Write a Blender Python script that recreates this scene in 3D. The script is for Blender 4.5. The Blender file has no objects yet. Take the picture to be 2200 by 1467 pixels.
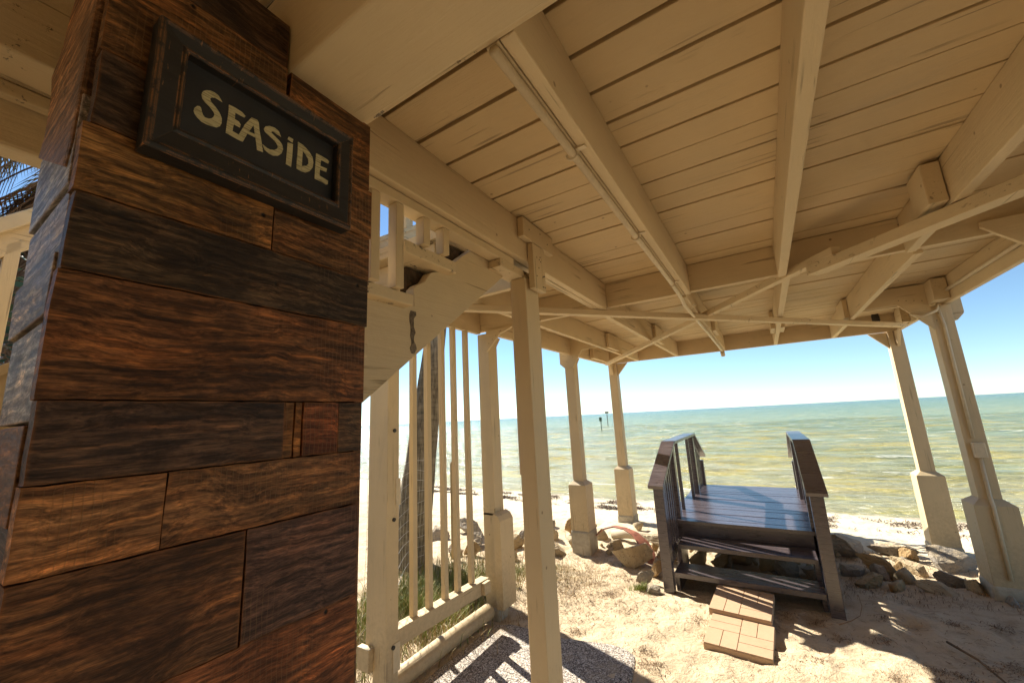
import bpy, bmesh, math, random
import numpy as np
from mathutils import Vector, Matrix, noise
random.seed(7); rng = np.random.default_rng(7)
R = math.radians
SC = bpy.context.scene
COL = SC.collection
# ------------------------------------------------------------------ camera
cd = bpy.data.cameras.new('camera'); cam = bpy.data.objects.new('camera', cd); COL.objects.link(cam)
cd.sensor_width = 36; cd.lens = 36 * 851.4 / 2200; cd.clip_start = 0.02; cd.clip_end = 30000
yaw, pit, rol = -0.55502619, 0.19095401, -0.05064324
f = Vector((math.sin(yaw)*math.cos(pit), math.cos(yaw)*math.cos(pit), math.sin(pit)))
r0 = Vector((math.cos(yaw), -math.sin(yaw), 0)); u0 = r0.cross(f)
rr = math.cos(rol)*r0 + math.sin(rol)*u0; uu = -math.sin(rol)*r0 + math.cos(rol)*u0
m3 = Matrix((rr, uu, -f)).transposed()
cam.matrix_world = Matrix.Translation((0, 0, 1.6)) @ m3.to_4x4()
SC.camera = cam
# ------------------------------------------------------------------ light
SUN = Vector((-1.0, 0.42, 0.88)).normalized()
el = math.asin(SUN.z); az = math.atan2(SUN.x, SUN.y)
w = bpy.data.worlds.new('World'); SC.world = w; w.use_nodes = True
nt = w.node_tree; nt.nodes.clear()
sky = nt.nodes.new('ShaderNodeTexSky'); sky.sky_type = 'NISHITA'; sky.sun_disc = False
sky.sun_elevation = el; sky.sun_rotation = az
sky.air_density = 0.85; sky.dust_density = 0.0; sky.ozone_density = 2.5; sky.altitude = 600
bg = nt.nodes.new('ShaderNodeBackground'); bg.inputs['Strength'].default_value = 0.062
out = nt.nodes.new('ShaderNodeOutputWorld')
tn = nt.nodes.new('ShaderNodeMix'); tn.data_type = 'RGBA'; tn.blend_type = 'MULTIPLY'; tn.inputs[0].default_value = 1; tn.inputs[7].default_value = (1.0, 1.10, 1.08, 1)
nt.links.new(sky.outputs[0], tn.inputs[6]); nt.links.new(tn.outputs[2], bg.inputs['Color']); nt.links.new(bg.outputs[0], out.inputs[0])
sd = bpy.data.lights.new('sun', 'SUN'); sd.energy = 5.0; sd.angle = R(0.5); sd.color = (1.0, 0.93, 0.80)
so = bpy.data.objects.new('sun', sd); COL.objects.link(so)
so.rotation_euler = SUN.to_track_quat('Z', 'Y').to_euler(); so.location = SUN * 30
SC.view_settings.view_transform = 'Standard'; SC.view_settings.look = 'None'
SC.view_settings.exposure = 1.42; SC.view_settings.gamma = 1.0
SC.cycles.max_bounces = 10; SC.cycles.diffuse_bounces = 6; SC.cycles.glossy_bounces = 4
SC.cycles.use_denoising = True; SC.cycles.sample_clamp_indirect = 8

# ------------------------------------------------------------------ node helper
class NB:
    def __init__(s, name):
        s.m = bpy.data.materials.new(name); s.m.use_nodes = True; s.t = s.m.node_tree; s.t.nodes.clear()
        s.o = s.t.nodes.new('ShaderNodeOutputMaterial'); s.p = s.t.nodes.new('ShaderNodeBsdfPrincipled')
        s.t.links.new(s.p.outputs[0], s.o.inputs[0])
    def n(s, typ, **kw):
        x = s.t.nodes.new('ShaderNode' + typ)
        for k, v in kw.items():
            if k in x.inputs.keys(): s.set(x.inputs[k], v)
            else: setattr(x, k, v)
        return x
    def set(s, inp, v):
        if isinstance(v, bpy.types.NodeSocket): s.t.links.new(v, inp)
        else: inp.default_value = v
    def coord(s, scale=(1,1,1), which='Object', rand=True):
        tc = s.n('TexCoord'); mp = s.n('Mapping'); s.set(mp.inputs['Vector'], tc.outputs[which])
        mp.inputs['Scale'].default_value = scale
        if rand:
            oi = s.n('ObjectInfo'); ml = s.n('Math', operation='MULTIPLY'); s.set(ml.inputs[0], oi.outputs['Random']); ml.inputs[1].default_value = 37.0
            cb = s.n('CombineXYZ'); [s.set(cb.inputs[i], ml.outputs[0]) for i in range(3)]
            s.set(mp.inputs['Location'], cb.outputs[0])
        return mp.outputs[0]
    def noise(s, vec, scale, detail=5, rough=.55, dist=0, out='Fac'):
        x = s.n('TexNoise'); s.set(x.inputs['Vector'], vec); x.inputs['Scale'].default_value = scale
        x.inputs['Detail'].default_value = detail; x.inputs['Roughness'].default_value = rough; x.inputs['Distortion'].default_value = dist
        return x.outputs[out]
    def ramp(s, fac, stops):
        x = s.n('ValToRGB'); s.set(x.inputs[0], fac); e = x.color_ramp.elements
        while len(e) < len(stops): e.new(0.5)
        for i, (p, c) in enumerate(stops):
            e[i].position = p; e[i].color = (c, c, c, 1) if not isinstance(c, (tuple, list)) else (*c[:3], 1)
        return x.outputs[0]
    def mix(s, fac, a, b, mode='MIX'):
        x = s.n('Mix', data_type='RGBA', blend_type=mode); 
        s.set(x.inputs[0], fac); 
        for inp, v in ((x.inputs[6], a), (x.inputs[7], b)):
            if isinstance(v, (tuple, list)) and len(v) == 3: v = (*v, 1)
            s.set(inp, v)
        return x.outputs[2]
    def math(s, op, a, b=0.0):
        x = s.n('Math', operation=op); s.set(x.inputs[0], a); s.set(x.inputs[1], b); return x.outputs[0]
    def bump(s, h, strength=.3, dist=.01, prev=None):
        x = s.n('Bump'); s.set(x.inputs['Height'], h); x.inputs['Strength'].default_value = strength; x.inputs['Distance'].default_value = dist
        if prev is not None: s.set(x.inputs['Normal'], prev)
        return x.outputs[0]
    def fin(s, color, rough=.6, normal=None, spec=.5, **kw):
        s.set(s.p.inputs['Base Color'], color if not (isinstance(color, tuple) and len(color) == 3) else (*color, 1))
        s.set(s.p.inputs['Roughness'], rough); s.p.inputs['Specular IOR Level'].default_value = spec
        if normal is not None: s.set(s.p.inputs['Normal'], normal)
        for k, v in kw.items(): s.set(s.p.inputs[k], v)
        return s.m

def gs(axis, lo=1.0, hi=14.0):
    s = [hi, hi, hi]; s['XYZ'.index(axis)] = lo; return tuple(s)

def paint(axis, base=(0.60, 0.465, 0.275), chips=0.0, name=None):
    b = NB(name or 'cream_paint_' + axis.lower())
    c = b.coord((1,1,1)); g = b.coord(gs(axis))
    big = b.noise(c, 2.2, 4, .6); grain = b.noise(g, 3.5, 6, .65, .6)
    spots = b.noise(c, 38, 3, .7)
    col = b.mix(b.ramp(big, [(.3, 0.0), (.75, 1.0)]), tuple(x*0.90 for x in base), tuple(min(1, x*1.05) for x in base))
    stain = b.ramp(b.noise(b.coord(gs(axis, .8, 4.0)), 2.0, 6, .7, .8), [(.56, 0.0), (.74, 1.0)])
    col = b.mix(b.math('MULTIPLY', stain, .42), col, (0.42, 0.33, 0.21))
    # hairline cracks along the grain, nail heads and knots telegraphing through
    crack = b.ramp(b.noise(b.coord(gs(axis, .5, 26.0)), 2.4, 3, .5, .3), [(.62, 0.0), (.65, 1.0)])
    gate = b.ramp(b.noise(c, 3.0, 2), [(.50, 0.0), (.60, 1.0)])
    crack = b.math('MULTIPLY', crack, gate)
    col = b.mix(b.math('MULTIPLY', crack, .55), col, (0.16, 0.11, 0.06))
    vo = b.n('TexVoronoi', feature='F1'); b.set(vo.inputs['Vector'], c); vo.inputs['Scale'].default_value = 6.5
    nail = b.ramp(vo.outputs['Distance'], [(.035, 1.0), (.055, 0.0)])
    col = b.mix(b.math('MULTIPLY', nail, .8), col, (0.20, 0.13, 0.07))
    if chips > 0:
        ch = b.ramp(b.noise(c, 14, 8, .75, .4), [(.70-.18*chips, 0.0), (.715-.18*chips, 1.0)])
        ch2 = b.ramp(b.noise(c, 60, 4, .7), [(.35, (0.09, 0.055, 0.03)), (.65, (0.24, 0.20, 0.15))])
        col = b.mix(ch, col, ch2)
    gp = b.n('NewGeometry'); sx = b.n('SeparateXYZ'); b.set(sx.inputs[0], gp.outputs['Position'])
    low = b.n('MapRange'); b.set(low.inputs[0], b.math('ADD', sx.outputs[2], b.math('MULTIPLY', b.math('SUBTRACT', spots, .5), .9))); low.inputs[1].default_value = .50; low.inputs[2].default_value = .02
    col = b.mix(b.math('MULTIPLY', low.outputs[0], .45), col, (0.26, 0.19, 0.115))
    h = b.math('ADD', grain, b.math('MULTIPLY', spots, .35)); h = b.math('SUBTRACT', h, b.math('MULTIPLY', crack, 1.2))
    nrm = b.bump(h, .6, .005)
    return b.fin(col, b.ramp(big, [(.3, .50), (.7, .66)]), nrm, .35)

def reclaimed(axis='Y', name='reclaimed_wood', tint=1.0):
    b = NB(name)
    oi = b.n('ObjectInfo')
    c = b.coord((1,1,1))
    kn = b.n('TexVoronoi', feature='F1'); b.set(kn.inputs['Vector'], b.coord(gs(axis, 1.0, 1.8))); kn.inputs['Scale'].default_value = 4.2
    knot = b.ramp(kn.outputs['Distance'], [(.0, 1.0), (.26, 0.0)])
    lowf = b.noise(b.coord(gs(axis, 2.2, 3.0)), 1.6, 3, .5)
    bend = b.math('ADD', b.math('MULTIPLY', lowf, .11), b.math('MULTIPLY', knot, .030))
    bc = b.n('CombineXYZ'); [b.set(bc.inputs[i], bend) for i in range(3) if 'XYZ'[i] != axis]
    def bent(scale):
        tc = b.n('TexCoord'); oi2 = b.n('ObjectInfo'); ad = b.n('VectorMath', operation='ADD'); b.set(ad.inputs[0], tc.outputs['Object']); b.set(ad.inputs[1], bc.outputs[0])
        mp = b.n('Mapping'); b.set(mp.inputs['Vector'], ad.outputs[0]); mp.inputs['Scale'].default_value = scale
        ml = b.math('MULTIPLY', oi2.outputs['Random'], 37.0); cb = b.n('CombineXYZ'); [b.set(cb.inputs[i], ml) for i in range(3)]; b.set(mp.inputs['Location'], cb.outputs[0]); return mp.outputs[0]
    g = bent(gs(axis, .9, 9.0)); fine = bent(gs(axis, 2.6, 60.0))
    grain = b.noise(g, 3.2, 9, .68, 1.1); fn = b.noise(fine, 3.0, 5, .7, .4); big = b.noise(c, 5.0, 5, .62, .5)
    wv = b.n('TexWave', wave_type='BANDS', bands_direction='Z', wave_profile='SIN')
    b.set(wv.inputs['Vector'], b.coord(gs(axis, .35, 1.0))); wv.inputs['Scale'].default_value = 17; wv.inputs['Distortion'].default_value = 14.0
    wv.inputs['Detail'].default_value = 6; wv.inputs['Detail Scale'].default_value = .9; wv.inputs['Detail Roughness'].default_value = .7
    t = b.math('ADD', b.math('MULTIPLY', grain, .54), b.math('MULTIPLY', wv.outputs[0], .10)); t = b.math('ADD', t, b.math('MULTIPLY', fn, .38))
    k = b.ramp(t, [(.34, (.22, .20, .19)), (.45, (.70, .66, .60)), (.55, (1.5, 1.45, 1.35)), (.68, (3.2, 3.1, 2.7))])
    col = b.mix(1.0, oi.outputs['Color'], k, 'MULTIPLY')
    warm = b.ramp(b.noise(b.coord(gs(axis, 1.0, 3.0)), 4.0, 5, .6, .6), [(.50, 0.0), (.64, 1.0)])
    col = b.mix(b.math('MULTIPLY', warm, .65), col, b.mix(1.0, col, (1.75, 1.45, 1.15), 'MULTIPLY'))
    vf = b.noise(bent(gs(axis, 6.0, 170.0)), 2.0, 4, .75, .2)
    lines = b.ramp(vf, [(.36, .50), (.50, .98), (.66, 1.5)])
    col = b.mix(1.0, col, lines, 'MULTIPLY')
    streak = b.ramp(b.noise(bent(gs(axis, 1.2, 30.0)), 3.0, 4, .6, .5), [(.54, 0.0), (.62, 1.0)])
    col = b.mix(b.math('MULTIPLY', streak, .5), col, b.mix(1.0, col, (2.0, 1.8, 1.5), 'MULTIPLY'))
    dark = b.ramp(big, [(.50, 0.0), (.62, 1.0)])
    col = b.mix(b.math('MULTIPLY', dark, .62), col, b.mix(1.0, oi.outputs['Color'], (0.22, 0.20, 0.20), 'MULTIPLY'))
    core = b.ramp(kn.outputs['Distance'], [(.05, 1.0), (.11, 0.0)])
    col = b.mix(b.math('MULTIPLY', core, .85), col, (0.012, 0.007, 0.005))
    # circular-saw marks running across the board
    sw = b.n('TexWave', wave_type='BANDS', bands_direction=axis, wave_profile='SAW'); b.set(sw.inputs['Vector'], c)
    sw.inputs['Scale'].default_value = 36; sw.inputs['Distortion'].default_value = 2.2; sw.inputs['Detail'].default_value = 2
    sg = b.ramp(b.noise(c, 3.3, 2), [(.50, 0.0), (.60, 1.0)])
    saw = b.math('MULTIPLY', b.ramp(sw.outputs[0], [(.78, 0.0), (.95, 1.0)]), sg)
    col = b.mix(b.math('MULTIPLY', saw, .42), col, (0.24, 0.145, 0.07))
    # nail holes
    vo = b.n('TexVoronoi', feature='F1'); b.set(vo.inputs['Vector'], c); vo.inputs['Scale'].default_value = 11
    nail = b.ramp(vo.outputs['Distance'], [(.03, 1.0), (.06, 0.0)])
    col = b.mix(nail, col, (0.008, 0.005, 0.004))
    # arrises rubbed back to fresh orange wood
    bv = b.n('Bevel', samples=4); bv.inputs['Radius'].default_value = .006
    ge = b.n('NewGeometry'); dt = b.n('VectorMath', operation='DOT_PRODUCT'); b.set(dt.inputs[0], bv.outputs[0]); b.set(dt.inputs[1], ge.outputs['Normal'])
    edge = b.ramp(dt.outputs['Value'], [(.90, 1.0), (.985, 0.0)])
    edge = b.math('MULTIPLY', edge, b.ramp(b.noise(c, 16, 4, .6), [(.38, 0.15), (.60, 1.0)]))
    col = b.mix(b.math('MULTIPLY', edge, .75), col, (0.26, 0.095, 0.022))
    h = b.math('ADD', b.math('ADD', b.math('MULTIPLY', t, 1.2), b.math('MULTIPLY', vf, .45)), b.math('MULTIPLY', nail, -1.0)); h = b.math('ADD', h, b.math('MULTIPLY', saw, .25))
    nrm = b.bump(h, .8, .0035)
    return b.fin(col, b.ramp(fn, [(.3, .42), (.7, .66)]), nrm, .32 if axis == 'X' else .22)

def simple(name, base, rough=.6, scale=12, amp=.25, bump=.3, bd=.005, spec=.4, dark=None, axis=None):
    b = NB(name); c = b.coord(gs(axis, 1, 9) if axis else (1,1,1)); n1 = b.noise(c, scale, 7, .65, .3); n2 = b.noise(c, scale*.22, 4)
    lo = dark or tuple(x*(1-amp) for x in base)
    col = b.mix(b.ramp(n1, [(.3, 0.0), (.7, 1.0)]), lo, tuple(min(1, x*(1+amp)) for x in base))
    col = b.mix(b.math('MULTIPLY', b.ramp(n2, [(.4, 0.0), (.7, 1.0)]), .35), col, lo)
    return b.fin(col, rough, b.bump(n1, bump, bd), spec)

M = dict(PX=paint('X'), PY=paint('Y'), PZ=paint('Z'), PXc=paint('X', chips=.62, name='cream_paint_peeling_x'), PYc=paint('Y', chips=.62, name='cream_paint_peeling_y'),
         PCEIL=paint('X', (0.58, 0.43, 0.235), name='cream_paint_ceiling'),
         WY=reclaimed('Y', 'reclaimed_wood_y'), WX=reclaimed('X', 'reclaimed_wood_x'))

def m_brown():
    b = NB('dark_brown_deck_paint'); c = b.coord((1,1,1)); g = b.coord(gs('X', 1, 10)); n = b.noise(g, 5, 6, .7, .3); w_ = b.noise(b.coord((1.5, 5, 5)), 2.6, 8, .75)
    col = b.mix(b.ramp(n, [(.3, 0.0), (.7, 1.0)]), (0.050, 0.037, 0.041), (0.090, 0.071, 0.077))
    col = b.mix(b.math('MULTIPLY', b.ramp(w_, [(.52, 0.0), (.68, 1.0)]), .20), col, (0.30, 0.27, 0.28))
    sp = b.ramp(b.noise(c, 70, 2), [(.70, 0.0), (.74, 1.0)]); col = b.mix(b.math('MULTIPLY', sp, .6), col, (0.35, 0.31, 0.27))
    return b.fin(col, b.ramp(n, [(.3, .22), (.7, .38)]), b.bump(n, .35, .004), .7, **{'Coat Weight': .3, 'Coat Roughness': .25})
M['BR'] = m_brown()

def m_black():
    b = NB('black_distressed_frame'); c = b.coord((1,1,1)); n = b.noise(b.coord(gs('Y', 1, 8)), 12, 6, .7)
    col = b.mix(b.ramp(n, [(.3, 0.0), (.8, 1.0)]), (0.010, 0.009, 0.009), (0.026, 0.024, 0.022))
    bv = b.n('Bevel', samples=4); bv.inputs['Radius'].default_value = .0032
    ge = b.n('NewGeometry'); dt = b.n('VectorMath', operation='DOT_PRODUCT'); b.set(dt.inputs[0], bv.outputs[0]); b.set(dt.inputs[1], ge.outputs['Normal'])
    edge = b.ramp(dt.outputs['Value'], [(.93, 1.0), (.99, 0.0)])
    edge = b.math('MULTIPLY', edge, b.ramp(b.noise(c, 45, 5, .7), [(.43, .0), (.52, 1.0)]))
    scr = b.math('MULTIPLY', b.ramp(b.noise(b.coord((1, 90, 18)), 3, 3), [(.64, 0.0), (.70, 1.0)]), b.ramp(b.noise(c, 9, 3), [(.52, 0.0), (.62, 1.0)]))
    col = b.mix(b.math('MAXIMUM', edge, b.math('MULTIPLY', scr, .6)), col, (0.46, 0.20, 0.065))
    return b.fin(col, .5, b.bump(n, .3, .003), .4)
M['BLACK'] = m_black()
M['CHALK'] = simple('chalkboard_panel', (0.022, 0.022, 0.024), .6, 9, .45, .15, .002)
def m_letter():
    b = NB('cream_chalk_lettering'); c = b.coord((1,1,1)); n = b.noise(b.coord((1, 12, 160)), 3, 4, .6); n2 = b.noise(c, 40, 4)
    col = b.mix(b.ramp(n, [(.36, 0.0), (.52, 1.0)]), (0.22, 0.19, 0.10), (0.56, 0.50, 0.29)); col = b.mix(b.math('MULTIPLY', n2, .4), col, (0.38, 0.32, 0.19))
    return b.fin(col, .8, None, .2)
M['LET'] = m_letter()
M['CONC'] = simple('weathered_concrete', (0.42, 0.37, 0.28), .85, 14, .25, .5, .006)
M['GALV'] = simple('painted_conduit', (0.62, 0.51, 0.34), .45, 20, .12, .1, .001)
M['ROT'] = simple('rotten_wood', (0.075, 0.05, 0.03), .95, 22, .6, .9, .02, .1)
M['DARK'] = simple('dark_metal', (0.03, 0.025, 0.02), .5)
M['PAVER'] = None

# ------------------------------------------------------------------ mesh helpers
class MB:
    def __init__(s): s.v = []; s.f = []
    def add(s, vs, fs):
        o = len(s.v); s.v += [tuple(v) for v in vs]; s.f += [tuple(i + o for i in q) for q in fs]; return s
    def box(s, x0, x1, y0, y1, z0, z1):
        v = [(x, y, z) for z in (z0, z1) for y in (y0, y1) for x in (x0, x1)]
        return s.add(v, [(0,2,3,1), (4,5,7,6), (0,1,5,4), (2,6,7,3), (0,4,6,2), (1,3,7,5)])
    def beam(s, p0, p1, w_, h, up=(0,0,1)):
        p0, p1 = Vector(p0), Vector(p1); d = (p1-p0).normalized(); sd_ = d.cross(Vector(up)).normalized(); u_ = sd_.cross(d)
        v = []
        for p in (p0, p1):
            for a, b_ in ((-1,-1), (1,-1), (1,1), (-1,1)): v.append(p + sd_*a*w_/2 + u_*b_*h/2)
        return s.add(v, [(0,1,2,3)[::-1], (4,5,6,7), (0,4,5,1)[::-1], (1,5,6,2)[::-1], (2,6,7,3)[::-1], (3,7,4,0)[::-1]])
    def prism(s, poly, axis, a, b_):
        # poly: 2D points in the other two axes (cyclic order), extruded along axis from a to b
        def P(q, t): return {'X': (t, q[0], q[1]), 'Y': (q[0], t, q[1]), 'Z': (q[0], q[1], t)}[axis]
        n = len(poly)
        from mathutils.geometry import tessellate_polygon
        tris = tessellate_polygon([[Vector((q[0], q[1], 0)) for q in poly]])
        v = [P(q, a) for q in poly] + [P(q, b_) for q in poly]
        fs = [tuple(t) for t in tris] + [tuple(i + n for i in reversed(t)) for t in tris]
        fs += [(i, (i+1) % n, (i+1) % n + n, i + n) for i in range(n)]
        return s.add(v, fs)
    def tube(s, pts, r, n=10, r1=None):
        pts = [Vector(p) for p in pts]; vs = []; k = len(pts); up = Vector((0,0,1))
        for i, p in enumerate(pts):
            d = (pts[min(i+1, k-1)] - pts[max(i-1, 0)]).normalized()
            a = d.cross(up if abs(d.z) < .95 else Vector((1,0,0))).normalized(); b_ = d.cross(a)
            rad = r if r1 is None else r + (r1-r)*i/(k-1)
            if callable(r): rad = r(i/(k-1))
            for j in range(n):
                t = 2*math.pi*j/n; vs.append(p + a*math.cos(t)*rad + b_*math.sin(t)*rad)
        fs = [(i*n+j, i*n+(j+1) % n, (i+1)*n+(j+1) % n, (i+1)*n+j) for i in range(k-1) for j in range(n)]
        fs += [tuple(range(n))[::-1], tuple((k-1)*n+j for j in range(n))]
        return s.add(vs, fs)
    def build(s, name, mat, parent=None, bevel=0, smooth=False, col=None):
        me = bpy.data.meshes.new(name)
        off = parent_loc(parent)
        me.from_pydata([(x-off[0], y-off[1], z-off[2]) for x, y, z in s.v], [], s.f)
        bm = bmesh.new(); bm.from_mesh(me); bmesh.ops.recalc_face_normals(bm, faces=bm.faces); bm.to_mesh(me); bm.free()
        me.materials.append(mat); o = bpy.data.objects.new(name, me); COL.objects.link(o)
        if parent: o.parent = parent
        if smooth:
            for p in me.polygons: p.use_smooth = True
        if bevel:
            md = o.modifiers.new('bevel', 'BEVEL'); md.width = bevel; md.segments = 2; md.limit_method = 'ANGLE'; md.angle_limit = R(40)
        if col: o.color = (*col, 1)
        return o
def parent_loc(p):
    v = Vector((0,0,0))
    while p: v += Vector(p.location); p = p.parent
    return v
def tag(o, label, cat, group=None, kind=None):
    if label: o['label'] = label
    if cat: o['category'] = cat
    if group: o['group'] = group
    if kind: o['kind'] = kind
    return o
def thing(name, loc, label, cat, group=None):
    o = bpy.data.objects.new(name, None); o.location = loc; o.empty_display_size = .1; COL.objects.link(o); return tag(o, label, cat, group)
def part(name, mb, mat, parent, bevel=.0025, **k): return mb.build(name, mat, parent, bevel, **k)
def bx(*a): return MB().box(*a)
def fb(x, y, z, s, octv=3): return noise.fractal(Vector((x*s, y*s, z*s)), .9, 2.1, octv)

# ------------------------------------------------------------------ ground and water
SEA = -0.30
def gz(x, y):
    z = 0.0
    # berm sand behind the rocks, then the beach falling to the water
    sh = y - 0.10*max(-x, 0)*0.6
    if sh > 6.0:
        z -= min((sh-6.0)*0.092, 3.0)
    if 3.4 < y < 5.6: z -= 0.05*math.exp(-((y-4.7)/.8)**2)
    z += 0.10*math.exp(-(((x-1.75)/.9)**2 + ((y-4.45)/.8)**2))
    z += 0.035*math.exp(-(((x-.9)/.9)**2 + ((y-4.6)/.5)**2))
    if x < -2.3: z -= 0.02
    return z
def gfull(x, y):
    z = gz(x, y)
    a = 1.0
    if y > 8.6: a = max(.15, 1-(y-8.6)*.8)
    z += a*(0.026*noise.noise(Vector((x*1.7, y*1.7, 0))) + 0.020*noise.noise(Vector((x*5.5, y*5.5, 3))) + 0.011*noise.noise(Vector((x*14, y*15, 7))))
    # trampled hollows
    if y < 6: 
        c = noise.cell_vector(Vector((x*3.1, y*3.1, 0))) if False else None
        d = noise.voronoi(Vector((x*2.9, y*2.9, .3)))[0][0]
        z -= 0.036*max(0, 1-d*3.0)**.8*a - .006*math.exp(-((d-.40)/.07)**2)
    return z
def axis_pts(segs):
    out_ = [segs[0][0]]
    for a, b_, st in segs:
        n = max(1, int(round((b_-a)/st))); out_ += [a + (b_-a)*(i+1)/n for i in range(n)]
    return out_
def sheet(name, xs, ys, zf, mat):
    nx, ny = len(xs), len(ys); v = [(x, y, zf(x, y)) for y in ys for x in xs]
    fs = [(j*nx+i, j*nx+i+1, (j+1)*nx+i+1, (j+1)*nx+i) for j in range(ny-1) for i in range(nx-1)]
    o = MB().add(v, fs).build(name, mat, smooth=True); o['kind'] = 'structure'; return o

def m_sand():
    b = NB('beach_sand'); c = b.coord((1,1,1), rand=False); n1 = b.noise(c, 1.4, 6, .6); n2 = b.noise(c, 9, 6, .65, .4); n3 = b.noise(c, 160, 3, .6)
    col = b.mix(b.ramp(n1, [(.3, 0.0), (.7, 1.0)]), (0.50, 0.385, 0.245), (0.66, 0.53, 0.35))
    col = b.mix(b.math('MULTIPLY', b.ramp(n2, [(.35, 1.0), (.5, 0.0)]), .45), col, (0.30, 0.21, 0.12))
    col = b.mix(b.math('MULTIPLY', b.ramp(n3, [(.55, 0.0), (.75, 1.0)]), .4), col, (0.34, 0.24, 0.13))
    sp = b.n('SeparateXYZ'); b.set(sp.inputs[0], c)
    zn = b.n('MapRange'); b.set(zn.inputs[0], b.math('ADD', sp.outputs[1], b.math('MULTIPLY', n1, .8))); zn.inputs[1].default_value = 5.2; zn.inputs[2].default_value = 6.9
    col = b.mix(zn.outputs[0], b.mix(1.0, col, (0.98, 0.99, 1.02), 'MULTIPLY'), (0.66, 0.56, 0.40))
    deb = b.math('MULTIPLY', b.ramp(b.noise(c, 26, 6, .72, 1.2), [(.60, 0.0), (.66, 1.0)]), b.ramp(b.noise(c, 2.2, 4, .6), [(.44, 0.0), (.6, 1.0)]))
    col = b.mix(b.math('MULTIPLY', deb, .75), col, (0.10, 0.058, 0.03))
    wet = b.ramp(b.math('ADD', sp.outputs[2], b.math('MULTIPLY', n1, .03)), [(0.0, 1.0), (1.0, 0.0)])
    z2 = b.n('MapRange'); b.set(z2.inputs[0], sp.outputs[2]); z2.inputs[1].default_value = SEA+.045; z2.inputs[2].default_value = SEA+.005; 
    col = b.mix(b.math('MULTIPLY', z2.outputs[0], .6), col, (0.24, 0.17, 0.09))
    h = b.math('ADD', b.math('MULTIPLY', n2, 1.0), b.math('ADD', b.math('MULTIPLY', b.noise(c, 28, 5, .7), .35), b.math('MULTIPLY', n3, .14)))
    nrm = b.bump(h, .8, .04)
    return b.fin(col, b.math('SUBTRACT', .9, b.math('MULTIPLY', z2.outputs[0], .5)), nrm, .25)
M['SAND'] = m_sand()
xs = axis_pts([(-9000, -300, 2900), (-300, -30, 54), (-30, -9, 1.0), (-9, -4, .12), (-4, 3, .035), (3, 8, .2), (8, 30, 2), (30, 300, 54), (300, 9000, 2900)])
ys = axis_pts([(-9000, -300, 2900), (-300, -20, 56), (-20, -2, 1.2), (-2, 1.4, .2), (1.4, 7, .035), (7, 11, .06), (11, 40, 3)])
sheet('sand_ground', xs, ys, gfull, M['SAND'])

def m_sea():
    b = NB('shallow_sea_water'); c = b.coord((1,1,1), rand=False); sp = b.n('SeparateXYZ'); b.set(sp.inputs[0], c); y = sp.outputs[1]
    s2 = b.coord((.35, 1.0, 1), rand=False)
    lg = b.math('LOGARITHM', b.math('MAXIMUM', b.math('SUBTRACT', y, 7.0), .5), 10.0)
    depth = b.ramp(b.math('DIVIDE', lg, 3.2), [(.06, (0.46, 0.36, 0.17)), (.30, (0.33, 0.30, 0.12)), (.48, (0.22, 0.25, 0.10)), (.66, (0.085, 0.16, 0.075)), (.85, (0.030, 0.105, 0.075)), (1.0, (0.022, 0.085, 0.075))])
    # bars of weed and sand stirred up under the wave backs
    n1 = b.noise(b.coord((.40, 1.25, 1), rand=False), .95, 7, .68, .8); n2 = b.noise(s2, .18, 4, .6)
    fadeg = b.ramp(b.math('DIVIDE', lg, 3.2), [(.45, 1.0), (.80, 0.1)])
    col = b.mix(b.math('MULTIPLY', b.math('MULTIPLY', b.ramp(n1, [(.50, 0.0), (.58, 1.0)]), .85), fadeg), depth, (0.50, 0.38, 0.05))
    col = b.mix(b.math('MULTIPLY', b.ramp(n2, [(.4, 0.0), (.62, 1.0)]), .35), col, (0.12, 0.20, 0.09))
    foam = b.math('MULTIPLY', b.ramp(b.noise(b.coord((.22, 1.0, 1), rand=False), 1.5, 8, .7, .4), [(.61, 0.0), (.65, 1.0)]), b.ramp(n2, [(.40, 0.0), (.52, 1.0)]))
    col = b.mix(b.math('MULTIPLY', foam, .8), col, (0.82, 0.80, 0.72))
    w1 = b.noise(b.coord((.30, 1.0, 1), rand=False), 1.1, 4, .6, .5); w2 = b.noise(b.coord((.5, 1.2, 1), rand=False), 6.5, 5, .65, .4); w3 = b.noise(c, 34, 3, .6)
    h = b.math('ADD', b.math('MULTIPLY', w1, 1.0), b.math('ADD', b.math('MULTIPLY', w2, .22), b.math('MULTIPLY', w3, .03)))
    nrm = b.bump(h, 1.0, .62)
    return b.fin(col, b.math('ADD', .16, b.math('MULTIPLY', foam, .5)), nrm, .34)
M['SEA'] = m_sea()
def seaz(x, y):
    a = min(1.0, max(.12, (y-8.5)/6)); 
    if y > 220: return SEA
    fade = 1.0 if y < 60 else max(0, (220-y)/160)
    ph = 2.6*noise.noise(Vector((x*.10, y*.12, 1)))
    w_ = math.sin(y*2.3 + ph*2.2 + .12*x)*.5 + math.sin(y*1.05 + ph*1.7 - .2*x)*.6
    w_ = w_*(.55+.6*noise.noise(Vector((x*.33, y*.5, 9)))) + .8*noise.noise(Vector((x*.55, y*1.9, 4)))
    return SEA + .075*a*fade*w_
sheet('sea_water', axis_pts([(-12000, -600, 2850), (-600, -90, 51), (-90, -22, 1.7), (-22, 16, .25), (16, 60, 2.2), (60, 600, 90), (600, 12000, 2850)]),
      axis_pts([(8.2, 24, .10), (24, 60, .3), (60, 220, 3), (220, 1200, 98), (1200, 12000, 1800)]), seaz, M['SEA'])

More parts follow.
